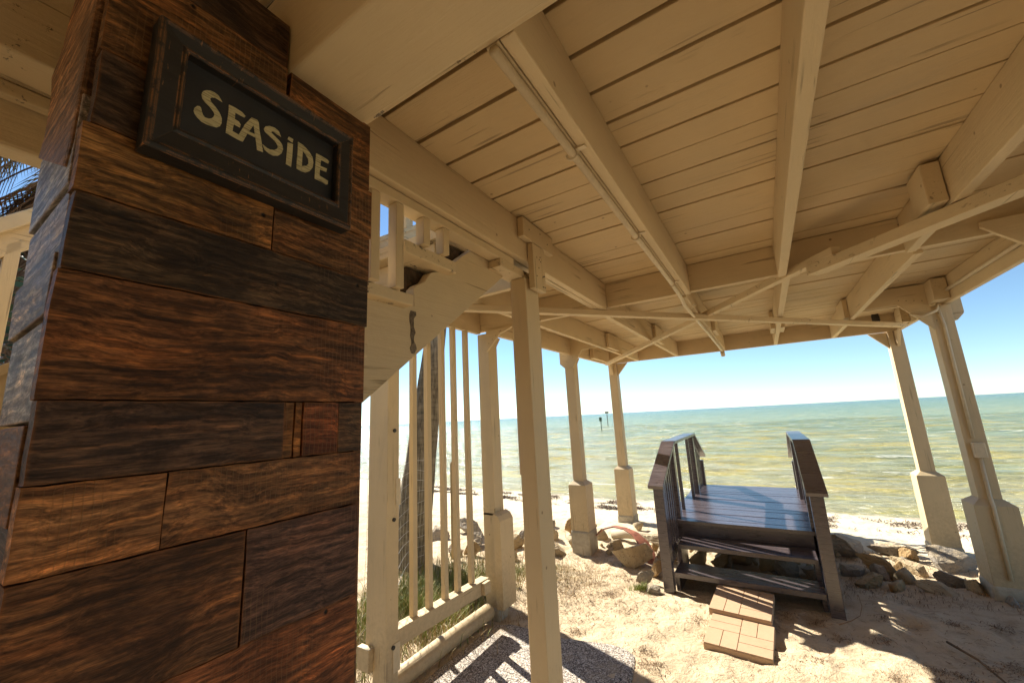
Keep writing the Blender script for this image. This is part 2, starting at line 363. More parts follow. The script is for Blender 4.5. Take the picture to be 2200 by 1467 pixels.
# ------------------------------------------------------------------ the raised deck (one building)
deck = thing('raised_deck', (0, 3.0, 0), 'cream painted timber deck on square posts, seen from the sand underneath', 'deck')
mb = MB()
edges = [(.604 + .157*k) for k in range(0, 38)]
for k in range(len(edges)-1):
    if edges[k] > 6.28: break
    g0 = (random.choice([.005, .008, .012]) if k < 8 else random.choice([.003, .0045, .008])) if k > 1 else .010
    zj = random.uniform(-.004, .004)
    mb.box(-1.024 if edges[k] < 1.95 else -2.24, 1.50, edges[k]+g0, min(edges[k+1]-.002, 6.29), 2.6+zj, 2.636)
part('decking', mb, M['PCEIL'], deck, .002)
part('subfloor', bx(-1.03, 1.52, .5, 2.0, 2.64, 2.66), M['ROT'], deck, 0)
part('subfloor', bx(-2.27, 1.52, 2.003, 6.33, 2.64, 2.66), M['ROT'], deck, 0)
mb = MB()
for k in range(24): mb.box(-1.30, 3.2, .375-.157*(k+1)+.004, .375-.157*k, 2.602, 2.636)
part('decking', mb, M['PCEIL'], deck, .002)
part('subfloor', bx(-1.30, 3.2, -3.5, .45, 2.645, 2.67), M['ROT'], deck, 0)
def joist(x0, x1, y0, y1, z0=2.385, z1=2.597, n='joist', m='PY'): return part(n, bx(x0, x1, y0, y1, z0, z1), M[m], deck, .004)
# first bay
joist(-1.018, -.974, .60, 2.925, n='beam'); joist(-.970, -.930, .60, 2.925, n='beam')
joist(-.402, -.368, .60, 2.925); joist(-.366, -.330, .60, 2.925)
joist(.180, .224, .60, 2.925); joist(.772, .815, .60, 2.925)
joist(-1.62, -1.58, 2.04, 2.925); part('header', bx(-2.15, -1.022, 1.99, 2.03, 2.385, 2.597), M['PX'], deck, .004); joist(1.40, 1.44, .6, 2.925); joist(1.462, 1.50, .6, 2.90, 2.37, n='rim_beam')
# second bay, lapped beside the first
for x in (-1.615, -1.035, -.41, .205, .815): joist(x, x+.042, 2.978, 6.285)
part('cross_beam', bx(-2.235, 1.455, 2.93, 2.972, 2.405, 2.598), M['PX'], deck, .004)
part('cross_beam', bx(.86, 1.34, 4.86, 4.90, 2.42, 2.598), M['PX'], deck, .004)
part('rim_beam', bx(-2.08, 1.47, 6.29, 6.33, 2.385, 2.636), M['PX'], deck, .004)
part('rim_beam', bx(-2.13, -2.085, 2.975, 6.285, 2.385, 2.597), M['PY'], deck, .004)
part('rim_beam', bx(-2.20, -2.155, 1.80, 2.925, 2.385, 2.597), M['PY'], deck, .004)
part('rim_beam', bx(1.43, 1.47, 2.975, 6.285, 2.385, 2.597), M['PY'], deck, .004)
# ledge under the house floor
part('header_beam', bx(-1.28, 3.1, .372, .558, 2.342, 2.597), M['PX'], deck, .006)
part('ledger_strip', bx(-1.0, 1.5, .562, .598, 2.385, 2.594), M['PXc'], deck, .003)
# balustrade bearer and blocks by the near post
part('bearer', bx(-1.022, -.958, .60, 1.60, 2.345, 2.381), M['PY'], deck, .003)
part('block', bx(-1.055, -.955, 1.475, 1.80, 2.305, 2.343), M['PYc'], deck, .002)
part('cleat', bx(-.927, -.893, 1.60, 1.93, 2.487, 2.590), M['PY'], deck, .003)
part('cleat', bx(-.927, -.895, 1.690, 1.815, 2.24, 2.483), M['PZ'], deck, .003)
part('cleat', bx(.705, .768, 2.27, 2.45, 2.40, 2.585), M['PY'], deck, .004)
for x0, x1, y0, y1 in ((-1.57, -1.53, 4.75, 5.15), (-.992, -.952, 4.7, 5.1), (-.366, -.33, 4.6, 4.95), (.163, .203, 5.0, 5.35), (.25, .29, 5.0, 5.35), (.775, .813, 4.95, 5.3), (-2.08, -2.02, 5.5, 6.2), (1.33, 1.425, 4.65, 4.82), (1.36, 1.425, 5.75, 5.95)):
    part('block', bx(x0, x1, y0, y1, 2.40, 2.585), M['PY'], deck, .003)
# X bracing nailed beneath the joists
part('brace', MB().beam((1.44, 1.60, 2.352), (.34, 2.80, 2.352), .085, .055), M['PY'], deck, .003)
part('brace', MB().beam((.44, 2.66, 2.402), (-2.02, 6.05, 2.360), .055, .045), M['PY'], deck, .003)
part('brace', MB().beam((-1.95, 1.72, 2.360), (1.36, 5.70, 2.358), .060, .043), M['PY'], deck, .003)

def nails(axis, at, spots):
    for a, b_ in spots:
        r_ = .0035; mb = MB()
        if axis == 'X': mb.tube([(at, a, b_), (at+.0015, a, b_)], r_, 8)
        else: mb.tube([(a, at, b_), (a, at-.0015, b_)], r_, 8)
        part('nail_head', mb, M['DARK'], deck, 0)
nails('X', -.895, [(1.71+.1*random.random(), 2.25+.22*random.random()) for _ in range(12)]); nails('X', -.893, [(1.66, 2.54), (1.86, 2.53), (1.78, 2.56)])
nails('Y', 4.825, [(-2.15+.09*i, 2.30+.05*(i % 3)) for i in range(5)] + [(1.36+.02*i, 2.25+.06*i) for i in range(5)] + [(1.15+.05*i, 2.47-.01*i) for i in range(4)])
nails('Y', 2.905, [(-2.05+.04*i, 2.28+.03*i) for i in range(4)])
# pipe under the double joist
mb = MB(); mb.tube([(-.382, .60, 2.371), (-.385, 2.5, 2.371), (-.392, 2.92, 2.366), (-.398, 3.05, 2.350), (-.402, 4.6, 2.368), (-.405, 6.26, 2.372)], .0115, 12)
pipe = part('conduit_pipe', mb, M['GALV'], deck, 0, smooth=True)
for y in (1.02, 1.72, 2.55, 3.25, 4.3, 5.3):
    c = MB(); c.tube([(-.402 + .042*math.cos(t)*.42 + .016, y, 2.372 - .017*math.sin(t)) for t in np.linspace(-.2, math.pi+.2, 9)], .0035, 6); c.box(-.372, -.342, y-.008, y+.008, 2.379, 2.3835)
    part('pipe_clamp', c, M['GALV'], pipe, 0)
part('lamp_holder', MB().tube([(-.405, 6.20, 2.36), (-.405, 6.24, 2.33), (-.405, 6.25, 2.31)], .028, 12), M['GALV'], deck, 0, smooth=True)

def post(x0, x1, y0, y1, ztop, zbase, zfoot, zg, wrap=.05, label=None, gus=(), skirt=True, near=False):
    p = part('post', bx(x0, x1, y0, y1, (zbase-.02) if skirt else zg-.15, ztop), M['PZ'], deck, .005)
    if label: p['label'] = label
    if skirt:
        w_ = wrap; mb = MB(); A = [(x0-w_, y0-w_), (x1+w_, y0-w_), (x1+w_, y1+w_), (x0-w_, y1+w_)]; B = [(x0-.001, y0-.001), (x1+.001, y0-.001), (x1+.001, y1+.001), (x0-.001, y1+.001)]
        v = [(a, b_, zfoot) for a, b_ in A] + [(a, b_, zbase) for a, b_ in A] + [(a, b_, zbase+.045) for a, b_ in B]
        fs = [(0,3,2,1), (8,9,10,11)] + [(i, (i+1) % 4, (i+1) % 4+4, i+4) for i in range(4)] + [(i+4, (i+1) % 4+4, (i+1) % 4+8, i+8) for i in range(4)]
        part('post_base', mb.add(v, fs), M['PZ'], p, .004)
        q = w_+.012; mb = MB(); ring = []
        mb2 = MB().prism([(x0-q, y0-q), (x1+q, y0-q), (x1+q, y1+q), (x0-q, y1+q)], 'Z', zg-.2, zfoot+.012)
        part('footing', mb2, M['CONC'], p, .025)
    return p
def gusset(p, poly, axis, a, b_): part('gusset', MB().prism(poly, axis, a, b_), M['PX'] if axis == 'Y' else M['PY'], p, .003)
# near post, cut through the frame by the picture's lower edge
pn = post(-1.027, -.942, 1.674, 1.812, 2.303, 0, 0, 0, skirt=False, label='slender near post with a narrow cleat at its head')
part('spacer', bx(-1.048, -1.029, 1.70, 1.80, 1.33, 2.30), M['PZ'], pn, .002); part('spacer', bx(-1.045, -1.029, 1.70, 1.80, .2, 1.05), M['PZ'], pn, .002)
p = post(-2.205, -2.080, 2.94, 3.075, 2.385, .81, .075, -.02, .0, gus=())
part('post_base', MB().prism([(-2.075, .09), (-2.005, .09), (-2.005, .76), (-2.03, .80), (-2.075, .82)], 'Y', 2.90, 3.10), M['PZ'], p, .004)
gusset(p, [(-2.08, 2.20), (-1.93, 2.35), (-1.78, 2.40), (-2.08, 2.40)], 'Y', 2.905, 2.927)
gusset(p, [(3.08, 2.20), (3.22, 2.38), (3.08, 2.38)], 'X', -2.16, -2.13)
p = post(-2.200, -2.070, 4.85, 4.99, 2.385, .74, .20, -.07)
gusset(p, [(-2.215, 2.26), (-2.14, 2.21), (-2.075, 2.21), (-1.93, 2.43), (-1.68, 2.44), (-1.68, 2.58), (-2.215, 2.58)], 'Y', 4.825, 4.847)
gusset(p, [(-2.27, 2.28), (-2.205, 2.22), (-2.205, 2.55), (-2.27, 2.55)], 'Y', 4.86, 4.95)
gusset(p, [(5.00, 2.18), (5.2, 2.38), (5.0, 2.38)], 'X', -2.15, -2.12)
p = post(-2.085, -1.955, 6.30, 6.43, 2.62, .745, .07, -.04)
gusset(p, [(-1.95, 2.19), (-1.78, 2.385), (-1.95, 2.385)], 'Y', 6.335, 6.37); gusset(p, [(6.29, 2.2), (6.13, 2.385), (6.29, 2.385)], 'X', -2.04, -2.0)
p = post(1.343, 1.472, 6.30, 6.43, 2.62, .755, .03, -.05)
gusset(p, [(1.34, 2.19), (1.17, 2.385), (1.34, 2.385)], 'Y', 6.335, 6.37); gusset(p, [(6.29, 2.2), (6.13, 2.385), (6.29, 2.385)], 'X', 1.40, 1.43)
pr_ = post(1.343, 1.475, 4.85, 4.99, 2.385, .735, .14, .03, .055, label='thick right-hand post carrying a conduit and a switch box')
gusset(pr_, [(1.339, 2.17), (1.135, 2.43), (.90, 2.43), (.90, 2.59), (1.339, 2.59)], 'Y', 4.825, 4.847)
part('gusset', bx(1.479, 1.55, 4.87, 4.94, 2.30, 2.60), M['PZ'], pr_, .003); part('gusset', MB().prism([(1.479, 2.24), (1.50, 2.24), (1.55, 2.297), (1.479, 2.297)], 'Y', 4.87, 4.94), M['PZ'], pr_, .002)
mb = MB(); mb.tube([(1.385, 4.835, 2.38), (1.40, 4.832, 2.2), (1.398, 4.835, 1.9), (1.395, 4.832, 1.25)], .012, 8)
part('cable', mb, M['GALV'], pr_, 0, smooth=True)
mb = MB(); mb.tube([(1.405, 4.832, 1.11), (1.402, 4.832, .80), (1.392, 4.782, .735), (1.385, 4.782, .20)], .013, 8)
part('cable', mb, M['GALV'], pr_, 0, smooth=True)
mb = MB(); mb.tube([(1.40, 4.83, 2.42), (1.36, 4.78, 2.33), (1.26, 4.76, 2.29), (1.20, 4.80, 2.33)], .012, 8)
part('cable', mb, M['GALV'], pr_, 0, smooth=True)
part('switch_box', bx(1.372, 1.442, 4.792, 4.846, 1.10, 1.22), M['GALV'], pr_, .006)
p = post(1.343, 1.455, 2.94, 3.07, 2.385, .74, .1, -.02)
gusset(p, [(1.34, 2.16), (1.09, 2.41), (1.06, 2.44), (1.06, 2.47), (1.34, 2.47)], 'Y', 2.90, 2.925)
mb = MB(); mb.tube([(1.415, 3.1, 2.475), (1.415, 4.72, 2.475)], .014, 8); part('conduit_pipe', mb, M['GALV'], deck, 0, smooth=True)
mb = MB(); mb.tube([(1.20, 5.93, 2.47), (1.20, 5.93, 2.53)], .03, 12); mb.box(1.17, 1.23, 5.95, 5.99, 2.42, 2.56); part('spotlight', mb, M['DARK'], deck, .002)

hs = thing('light_block_wall', (1.0, -2.6, 0), 'unseen cream wall added behind the viewer to cut the light from the back', 'wall')  # added out of view, keeps light from behind off the posts and ceiling
part('wall', bx(-1.3, 3.3, -2.75, -2.6, -.1, 2.6), M['PX'], hs, .003)
part('wall', bx(3.15, 3.3, -2.595, .35, -.1, 2.6), M['PX'], hs, .003)

# ------------------------------------------------------------------ left-hand beams beside the wooden column
hb = thing('side_beam', (-1.25, -.6, 2.36), 'pair of flaking cream beams in the top left corner, one hung below the other', 'beam')
part('beam_board', bx(-1.285, -1.155, -3.0, .365, 2.36, 2.597), M['PYc'], hb, .005)
part('beam_board', bx(-1.360, -1.292, -3.0, .36, 2.225, 2.45), M['PY'], hb, .008)
part('beam_board', bx(-1.288, -1.262, -3.0, .25, 2.325, 2.357), M['PYc'], hb, .003)

# ------------------------------------------------------------------ wooden column
colm = thing('clad_column', (-.9, .34, 0), 'square column clad in dark reclaimed brown planks, carrying the small black sign', 'column')
part('core', bx(-1.01, -.775, .132, .55, -.1, 2.33), M['ROT'], colm, 0)
def lin(r, g, b_): return tuple(((c/255)**2.2) for c in (r, g, b_))
BR = {'dk': (0.050, 0.029, 0.018), 'md': (0.105, 0.048, 0.019), 'or': (0.170, 0.071, 0.024), 'lt': (0.195, 0.098, 0.040), 'rd': (0.125, 0.050, 0.020), 'gy': (0.072, 0.044, 0.028), 'tn': (0.140, 0.068, 0.027)}
rows = [(2.165, 2.345, [(.103, .3687, 'md'), (.374, .577, 'md')]), (2.041, 2.165, [(.106, .30, 'dk'), (.30, .585, 'tn')]), (1.935, 2.041, [(.100, .36, 'tn'), (.36, .583, 'md')]), (1.822, 1.935, [(.103, .580, 'dk')]),
        (1.651, 1.822, [(.100, .575, 'rd')]), (1.549, 1.651, [(.102, .403, 'dk'), (.403, .422, 'or'), (.422, .437, 'or'), (.437, .513, 'rd'), (.513, .571, 'dk')]),
        (1.443, 1.549, [(.101, .2395, 'lt'), (.2395, .570, 'tn')]), (1.270, 1.443, [(.102, .352, 'md'), (.352, .566, 'gy')]), (1.10, 1.270, [(.102, .568, 'or')]),
        (.96, 1.10, [(.102, .3, 'dk'), (.3, .57, 'md')]), (.82, .96, [(.102, .57, 'tn')]), (.66, .82, [(.102, .4, 'md'), (.4, .57, 'dk')]), (.50, .66, [(.102, .57, 'rd')]), (.34, .50, [(.102, .57, 'dk')]), (.18, .34, [(.102, .57, 'md')]), (.0, .18, [(.102, .57, 'lt')])]
part('plank', bx(-.776, -.752, .103, .368, 2.347, 2.455), M['WY'], colm, .002, col=BR['dk'])
for z0, z1, lst in rows:
    for y0, y1, c in lst:
        dx = random.uniform(0, .005); g = .0012
        nn = max(3, int((y1-y0)/.018)); J = lambda a=.0009: random.uniform(-a, a)
        bot = [(y0+g+(y1-y0-2*g)*i/nn, z0+g+J(.0007)) for i in range(nn+1)]; top_ = [(y0+g+(y1-y0-2*g)*i/nn, z1-g+J()) for i in range(nn, -1, -1)]
        side = [(y0+g+J(.0012), z0+(z1-z0)*t) for t in (.97, .7, .3, .03)]
        mb = MB().prism(bot + top_ + side, 'X', -.776, -.750+dx-.002)
        part('plank', mb, M['WY'], colm, .002, col=tuple(v*random.uniform(.9, 1.1) for v in BR[c]))
# planks of the narrow face, weathered grey and varnished
lf = [(1.0, 1.35, -.86, 'gy'), (1.35, 1.50, -.90, 'dk'), (1.50, 1.622, -.990, 'md'), (1.625, 1.76, -1.012, 'gl'), (1.763, 1.852, -1.045, 'gl2'), (1.855, 1.948, -1.040, 'gl'), (1.953, 2.10, -1.048, 'gl3')]
BR.update(gl=(.17, .155, .15), gl2=(.15, .125, .10), gl3=(.20, .19, .19))
for i, (z0, z1, xl, c) in enumerate(lf):
    y0 = .104 + (0 if i % 2 else -.004)
    part('plank', MB().prism([(xl + .012, z0+.001), (-.778, z0+.001), (-.778, z1-.001), (xl - .004, z1-.001), (xl+.002, (z0+z1)/2)], 'Y', y0, .128), M['WX'], colm, .002, col=BR[c])
part('plank', bx(-1.0, -.778, .106, .128, 0, 1.0), M['WX'], colm, .002, col=BR['dk'])
part('collar_board', MB().prism([(-.782, 2.02), (-.80, 1.985), (-1.055, 2.107), (-1.035, 2.14), (-1.045, 2.23), (-1.09, 2.30), (-1.02, 2.33), (-1.005, 2.385), (-.968, 2.44), (-.782, 2.45)], 'Y', .096, .130), M['WX'], colm, .006, col=(.16, .085, .045))
for z0, z1 in ((0, .6), (.6, 1.2), (1.2, 1.8), (1.8, 2.33)):
    part('plank', bx(-1.035, -1.012, .132, .57, z0+.002, z1-.002), M['WY'], colm, .002, col=BR['gl2'])
    part('plank', bx(-1.01, -.752, .552, .572, z0+.002, z1-.002), M['WX'], colm, .002, col=BR['md'])

# ------------------------------------------------------------------ sign
sg = thing('wall_sign', (-.745, .334, 2.14), 'black distressed framed board lettered SEASiDE, hung on the plank column', 'sign')
fx0, fx1 = -.7445, -.710
yo, yi, zo, zi = (.1555, .503), (.1965, .4685), (2.0205, 2.2485), (2.0745, 2.2150)
def loop(d, x): return [(x, yo[0]+(yi[0]-yo[0])*d, zo[0]+(zi[0]-zo[0])*d), (x, yo[1]+(yi[1]-yo[1])*d, zo[0]+(zi[0]-zo[0])*d), (x, yo[1]+(yi[1]-yo[1])*d, zo[1]+(zi[1]-zo[1])*d), (x, yo[0]+(yi[0]-yo[0])*d, zo[1]+(zi[1]-zo[1])*d)]
prof = [(0, fx0), (0, fx1-.004), (.05, fx1), (.16, fx1), (.22, fx1-.003), (.80, fx1-.007), (.90, fx1-.005), (1.0, fx1-.008), (1.0, fx0)]
mb = MB(); vs = []
for d_, x_ in prof: vs += loop(d_, x_)
mb.add(vs, [(a*4+i, a*4+(i+1) % 4, (a+1)*4+(i+1) % 4, (a+1)*4+i) for a in range(len(prof)-1) for i in range(4)])
part('frame', mb, M['BLACK'], sg, .0012)
part('panel', bx(-.7435, -.7340, yi[0]-.004, yi[1]+.004, zi[0]-.004, zi[1]+.004), M['CHALK'], sg, 0)
LETTERS = [[(0.2539,2.1722),(0.2474,2.1808),(0.2411,2.1822),(0.2351,2.1814),(0.2295,2.178),(0.2248,2.1722),(0.2235,2.1652),(0.2252,2.1585),(0.2292,2.1545),(0.2346,2.1514),(0.2394,2.1478),(0.2435,2.1437),(0.2445,2.1404),(0.2434,2.1351),(0.2408,2.1303),(0.2366,2.1269),(0.2315,2.1259),(0.2284,2.1291),(0.2265,2.1337),(0.225,2.1395),(0.2227,2.1413),(0.2193,2.1393),(0.2162,2.1336),(0.2155,2.1278),(0.2171,2.1231),(0.2213,2.1188),(0.2274,2.1151),(0.2346,2.1147),(0.2419,2.1161),(0.2493,2.1184),(0.2538,2.1236),(0.2559,2.1311),(0.2556,2.14),(0.2533,2.1455),(0.2498,2.1507),(0.2448,2.1558),(0.24,2.1589),(0.2366,2.163),(0.236,2.1665),(0.2376,2.1693),(0.2426,2.1731),(0.2472,2.1729)],[(0.264,2.1744),(0.2733,2.1753),(0.285,2.1742),(0.2913,2.17),(0.2898,2.1663),(0.2823,2.1658),(0.2748,2.1657),(0.275,2.1524),(0.2817,2.1517),(0.2849,2.1475),(0.2841,2.1415),(0.2746,2.1417),(0.2735,2.1347),(0.2733,2.1268),(0.2827,2.126),(0.2854,2.1238),(0.2905,2.1161),(0.281,2.1158),(0.2633,2.1172),(0.2635,2.1342),(0.2643,2.1501),(0.2645,2.1637)],[(0.3014,2.1743),(0.3049,2.1745),(0.3058,2.1606),(0.2963,2.135),(0.2906,2.1163),(0.2833,2.1261),(0.2916,2.1531)],[(0.3015,2.1743),(0.311,2.1755),(0.3139,2.1726),(0.3161,2.1574),(0.3202,2.1405),(0.3254,2.1159),(0.315,2.1142),(0.3118,2.1311),(0.3092,2.1434),(0.306,2.1607)],[(0.2992,2.1433),(0.3087,2.1436),(0.31,2.1375),(0.2975,2.1368)],[(0.3556,2.168),(0.3507,2.177),(0.3429,2.1795),(0.3334,2.1776),(0.3264,2.1717),(0.3236,2.1648),(0.3261,2.1603),(0.3326,2.157),(0.3413,2.1538),(0.348,2.1493),(0.3511,2.1436),(0.3498,2.1378),(0.3447,2.1322),(0.3376,2.1285),(0.3313,2.1284),(0.3234,2.1315),(0.3275,2.123),(0.335,2.119),(0.3434,2.1191),(0.3528,2.1245),(0.3588,2.1332),(0.361,2.1433),(0.3588,2.1522),(0.3529,2.1574),(0.3451,2.1613),(0.3385,2.1646),(0.3367,2.1666),(0.3402,2.1702),(0.3468,2.1687),(0.3534,2.1685)],[(0.3702,2.178),(0.3795,2.1774),(0.3782,2.1691),(0.3684,2.171)],[(0.3688,2.1635),(0.3793,2.1662),(0.3793,2.1389),(0.3784,2.1144),(0.3679,2.1145),(0.3685,2.1389)],[(0.3889,2.1774),(0.4004,2.1766),(0.3998,2.1642),(0.3996,2.1285),(0.3987,2.1163),(0.3893,2.1169),(0.3888,2.1367),(0.3894,2.1579)],[(0.4007,2.1765),(0.4131,2.1695),(0.4211,2.1607),(0.4235,2.15),(0.4222,2.1372),(0.4165,2.126),(0.4083,2.1182),(0.399,2.1162),(0.3999,2.1284),(0.4087,2.1336),(0.4132,2.1415),(0.4121,2.1515),(0.4062,2.1587),(0.4001,2.1641)],[(0.4287,2.1748),(0.4411,2.1752),(0.4544,2.1746),(0.4587,2.1715),(0.4568,2.1662),(0.4402,2.1657),(0.4389,2.1506),(0.454,2.1521),(0.4533,2.1437),(0.4383,2.1421),(0.438,2.127),(0.4581,2.1254),(0.4575,2.1169),(0.4543,2.1141),(0.4411,2.1151),(0.428,2.115),(0.4277,2.1403)]]
mb = MB()
for i, P in enumerate(LETTERS): mb.prism(P, 'X', -.7341, -.7331 + .00004*i)
part('lettering', mb, M['LET'], sg, 0)

# ------------------------------------------------------------------ staircase
st = thing('staircase', (-1.5, .2, 0), 'peeling cream outside stair with a rotten notched stringer and square balusters', 'staircase')
rise, run = .205, .245
def tread_z(k): return 2.064 + rise*k
def tread_y(k): return .770 + run*k
def stringer(x0, x1):
    pts = [(1.665, 2.352), (1.652, 2.338)]
    kmin = -9
    yb = lambda y: 1.672 + (y-.787)*.775
    ybot = tread_y(kmin)
    pts += [(ybot+.10, yb(ybot+.10)-.0), (ybot-.02, yb(ybot+.1)-.0)]
    for k in range(kmin, 0):
        pts += [(tread_y(k), tread_z(k)-.045), (tread_y(k+1), tread_z(k)-.045)]
    pts += [(tread_y(0), tread_z(0)-.045), (.998, tread_z(0)-.045), (.996, 2.085), (1.015, 2.105), (1.055, 2.128), (1.085, 2.172), (1.14, 2.196), (1.19, 2.205), (1.205, 2.218), (1.236, 2.222), (1.238, 2.268), (1.275, 2.30), (1.325, 2.34), (1.37, 2.376), (1.43, 2.384), (1.47, 2.378), (1.60, 2.40), (1.665, 2.40)]
    return MB().prism(pts, 'X', x0, x1)
so_ = part('stringer', stringer(-1.072, -1.030), M['PYc'], st, .003)
so_.data.materials.clear(); so_.data.materials.append(paint('Y', chips=.16, name='cream_paint_stringer'))
part('stringer', stringer(-1.62, -1.60), M['PY'], st, .003)
# dark open joint where the stringer splits
mb = MB(); pz = [1.842, 1.86, 1.875, 1.89, 1.905, 1.92, 1.94, 1.955, 1.97, 1.985, 1.998]; 
L_ = [(.980 + random.uniform(-.007, .004), z) for z in pz]; R_ = [(1.000 + random.uniform(-.006, .009), z) for z in pz]
mb.prism(L_ + R_[::-1], 'X', -1.0305, -1.0285); part('rot_patch', mb, simple('rotten_stained_wood', (0.20, 0.155, 0.11), .95, 45, .75, .9, .01, .1), st, 0)
part('tread', bx(-1.62, -.985, .755, .953, 2.000, 2.040), M['PXc'], st, .004)
part('tread', bx(-1.62, -.985, .910, 1.188, 2.188, 2.236), M['PXc'], st, .004)
part('tread', bx(-1.62, -1.075, 1.17, 1.44, 2.365, 2.41), M['PXc'], st, .004)
for k in range(1, 9):
    part('tread', bx(-1.62, -.985, .755-.235*k, 1.00-.235*k, 2.040-.198*k-.042, 2.040-.198*k), M['PXc'], st, .004)
for y0, z0, z1 in ((.96, 2.04, 2.186), (1.20, 2.238, 2.363), (.775, 1.84, 1.998)):
    part('riser', bx(-1.61, -1.115, y0, y0+.02, z0, z1), M['PX'], st, .002)
for y0, zt in ((.99, 2.186), (1.235, 2.363)):   # crumbling blocking visible in the notches
    prof = [(y0+.01, zt-.003), (y0+.24, zt-.003), (y0+.21, zt-.022), (y0+.12, zt-.04), (y0+.07, zt-.075), (y0+.015, zt-.11)]
    part('rotten_blocking', MB().prism(prof, 'X', -1.113, -1.076), M['ROT'], st, .008)
for y0, zb in ((.752, 2.041), (.852, 2.041), (.980, 2.237), (1.086, 2.237)):
    part('baluster', bx(-1.003, -.962, y0, y0+.034, zb, 2.343), M['PZ'], st, .002)
# far handrail and pickets, out in the sun
def sl(y): return 2.515 + (y-1.25)*.68
part('guard_board', MB().beam((-1.63, -1.3, sl(-1.3)-.045), (-1.63, 2.6, sl(2.6)-.045), .030, .085), M['PY'], st, .003)
part('guard_cap', MB().beam((-1.635, -1.3, sl(-1.3)+.012), (-1.635, 2.6, sl(2.6)+.012), .06, .024), M['PY'], st, .002)
part('guard_board', MB().beam((-1.66, -1.3, sl(-1.3)-.22), (-1.66, 2.6, sl(2.6)-.22), .025, .28), M['PY'], st, .003)
# upper landing frame glimpsed above the stair
up = thing('upper_porch', (-1.65, 1.9, 2.84), 'sunlit cream upper porch frame seen through the balusters above the stair', 'porch')
for y0 in (.90, 1.09, 1.262, 1.50, 1.69, 1.90, 2.12): part('picket', bx(-1.66, -1.61, y0, y0+.052, sl(y0)+.03, 2.838), M['PZ'], up, .003)
part('top_plate', bx(-1.70, -1.59, .55, 2.75, 2.84, 3.0), M['PY'], up, .003)

# ------------------------------------------------------------------ stair newel + balustrade panel
nw = thing('newel_post', (-2.1, 1.8, 0), 'thick square post with bolt heads and a hinge, standing behind the plank column', 'post')
part('shaft', bx(-2.165, -2.052, 1.757, 1.852, -.15, 2.02), M['PZ'], nw, .004)
part('trim_board', bx(-2.24, -2.170, 1.765, 1.84, .31, 2.0), M['PZ'], nw, .004); part('trim_block', bx(-2.255, -2.150, 1.715, 1.754, .20, .32), M['PX'], nw, .004)
for z in (1.56, 1.02, .315): part('bolt', MB().tube([(-2.052, 1.81, z), (-2.043, 1.81, z)], .012, 12), M['DARK'], nw, .001)
part('hinge', bx(-2.0515, -2.047, 1.825, 1.862, 1.10, 1.26), M['GALV'], nw, .001); part('hinge', bx(-2.0515, -2.047, 1.81, 1.862, .18, .33), M['GALV'], nw, .001)
bl = thing('balustrade', (-2.12, 2.4, .3), 'open balustrade of five slim square pickets rising from a low rail beside the stair post', 'balustrade')
part('bottom_rail', MB().prism([(1.856, .375), (2.83, .350), (2.83, .250), (1.856, .275)], 'X', -2.165, -2.085), M['PY'], bl, .004)
for y0, zt in ((2.03, 2.25), (2.175, 2.28), (2.335, 2.36), (2.475, 2.37), (2.64, 2.37)): part('picket', bx(-2.150, -2.112, y0, y0+.040, .36, zt), M['PZ'], bl, .002)
part('rail_stub', bx(-2.085, -2.05, 2.72, 2.80, .26, .345), M['PZ'], bl, .003)
mb = MB(); mb.tube([(-2.13, 1.86, .075), (-2.13, 2.30, .08), (-2.12, 2.86, .085)], .058, 18)
tag(part('round_log', mb, paint('Y', name='cream_paint_log'), None, .004, smooth=True), 'cream painted round pole lying along the slab edge under the pickets', 'pole')

# left-hand outer rail
orl = thing('side_railing', (-2.6, .3, 2.0), 'cream sloping handrail with broad balusters at the far left edge', 'railing')
part('handrail', MB().beam((-2.6, -.75, 1.56), (-2.6, .62, 2.93), .12, .055), M['PY'], orl, .006)
part('rail', MB().beam((-2.6, -.75, 1.47), (-2.6, .62, 2.84), .05, .08), M['PY'], orl, .004)
for k in range(-4, 4): y0 = .197+k*.16; part('baluster', MB().prism([(y0, .45), (y0+.042, .45), (y0+.042, 2.40+(y0-.14)*1.0), (y0, 2.36+(y0-.14)*1.0)], 'X', -2.62, -2.575), M['PZ'], orl, .003)

# ------------------------------------------------------------------ little bridge over the rocks
br = thing('step_bridge', (-.38, 5.5, 0), 'dark brown painted wooden footbridge with steps and sloping handrails over the rock line', 'footbridge')
B = M['BR']
yd0, yd1, ND = 4.72, 7.02, 17
mb = MB(); st_ = (yd1-yd0)/ND
for k in range(ND): mb.box(-1.09 + random.uniform(-.012, .012), .285 + random.uniform(-.01, .01), yd0+k*st_+.003, yd0+(k+1)*st_-.004, .412, .45+random.uniform(-.002, .002))
part('deck_boards', mb, B, br, .002)
part('deck_joist', bx(-.93, .20, 4.745, 4.785, .24, .408), B, br, .003)
for x in (-.95, .18): part('deck_joist', bx(x, x+.04, 4.79, 6.98, .25, .408), B, br, .003)
part('tread', bx(-.928, .188, 4.40, 4.72, .265, .305), B, br, .003); part('tread', bx(-.928, .188, 4.12, 4.40, .10, .142), B, br, .003)
for x in (-.94, .155):
    part('step_stringer', MB().prism([(4.20, -.05), (4.20, .098), (4.42, .098), (4.42, .26), (4.74, .26), (4.74, -.05)], 'X', x, x+.036), B, br, .003)
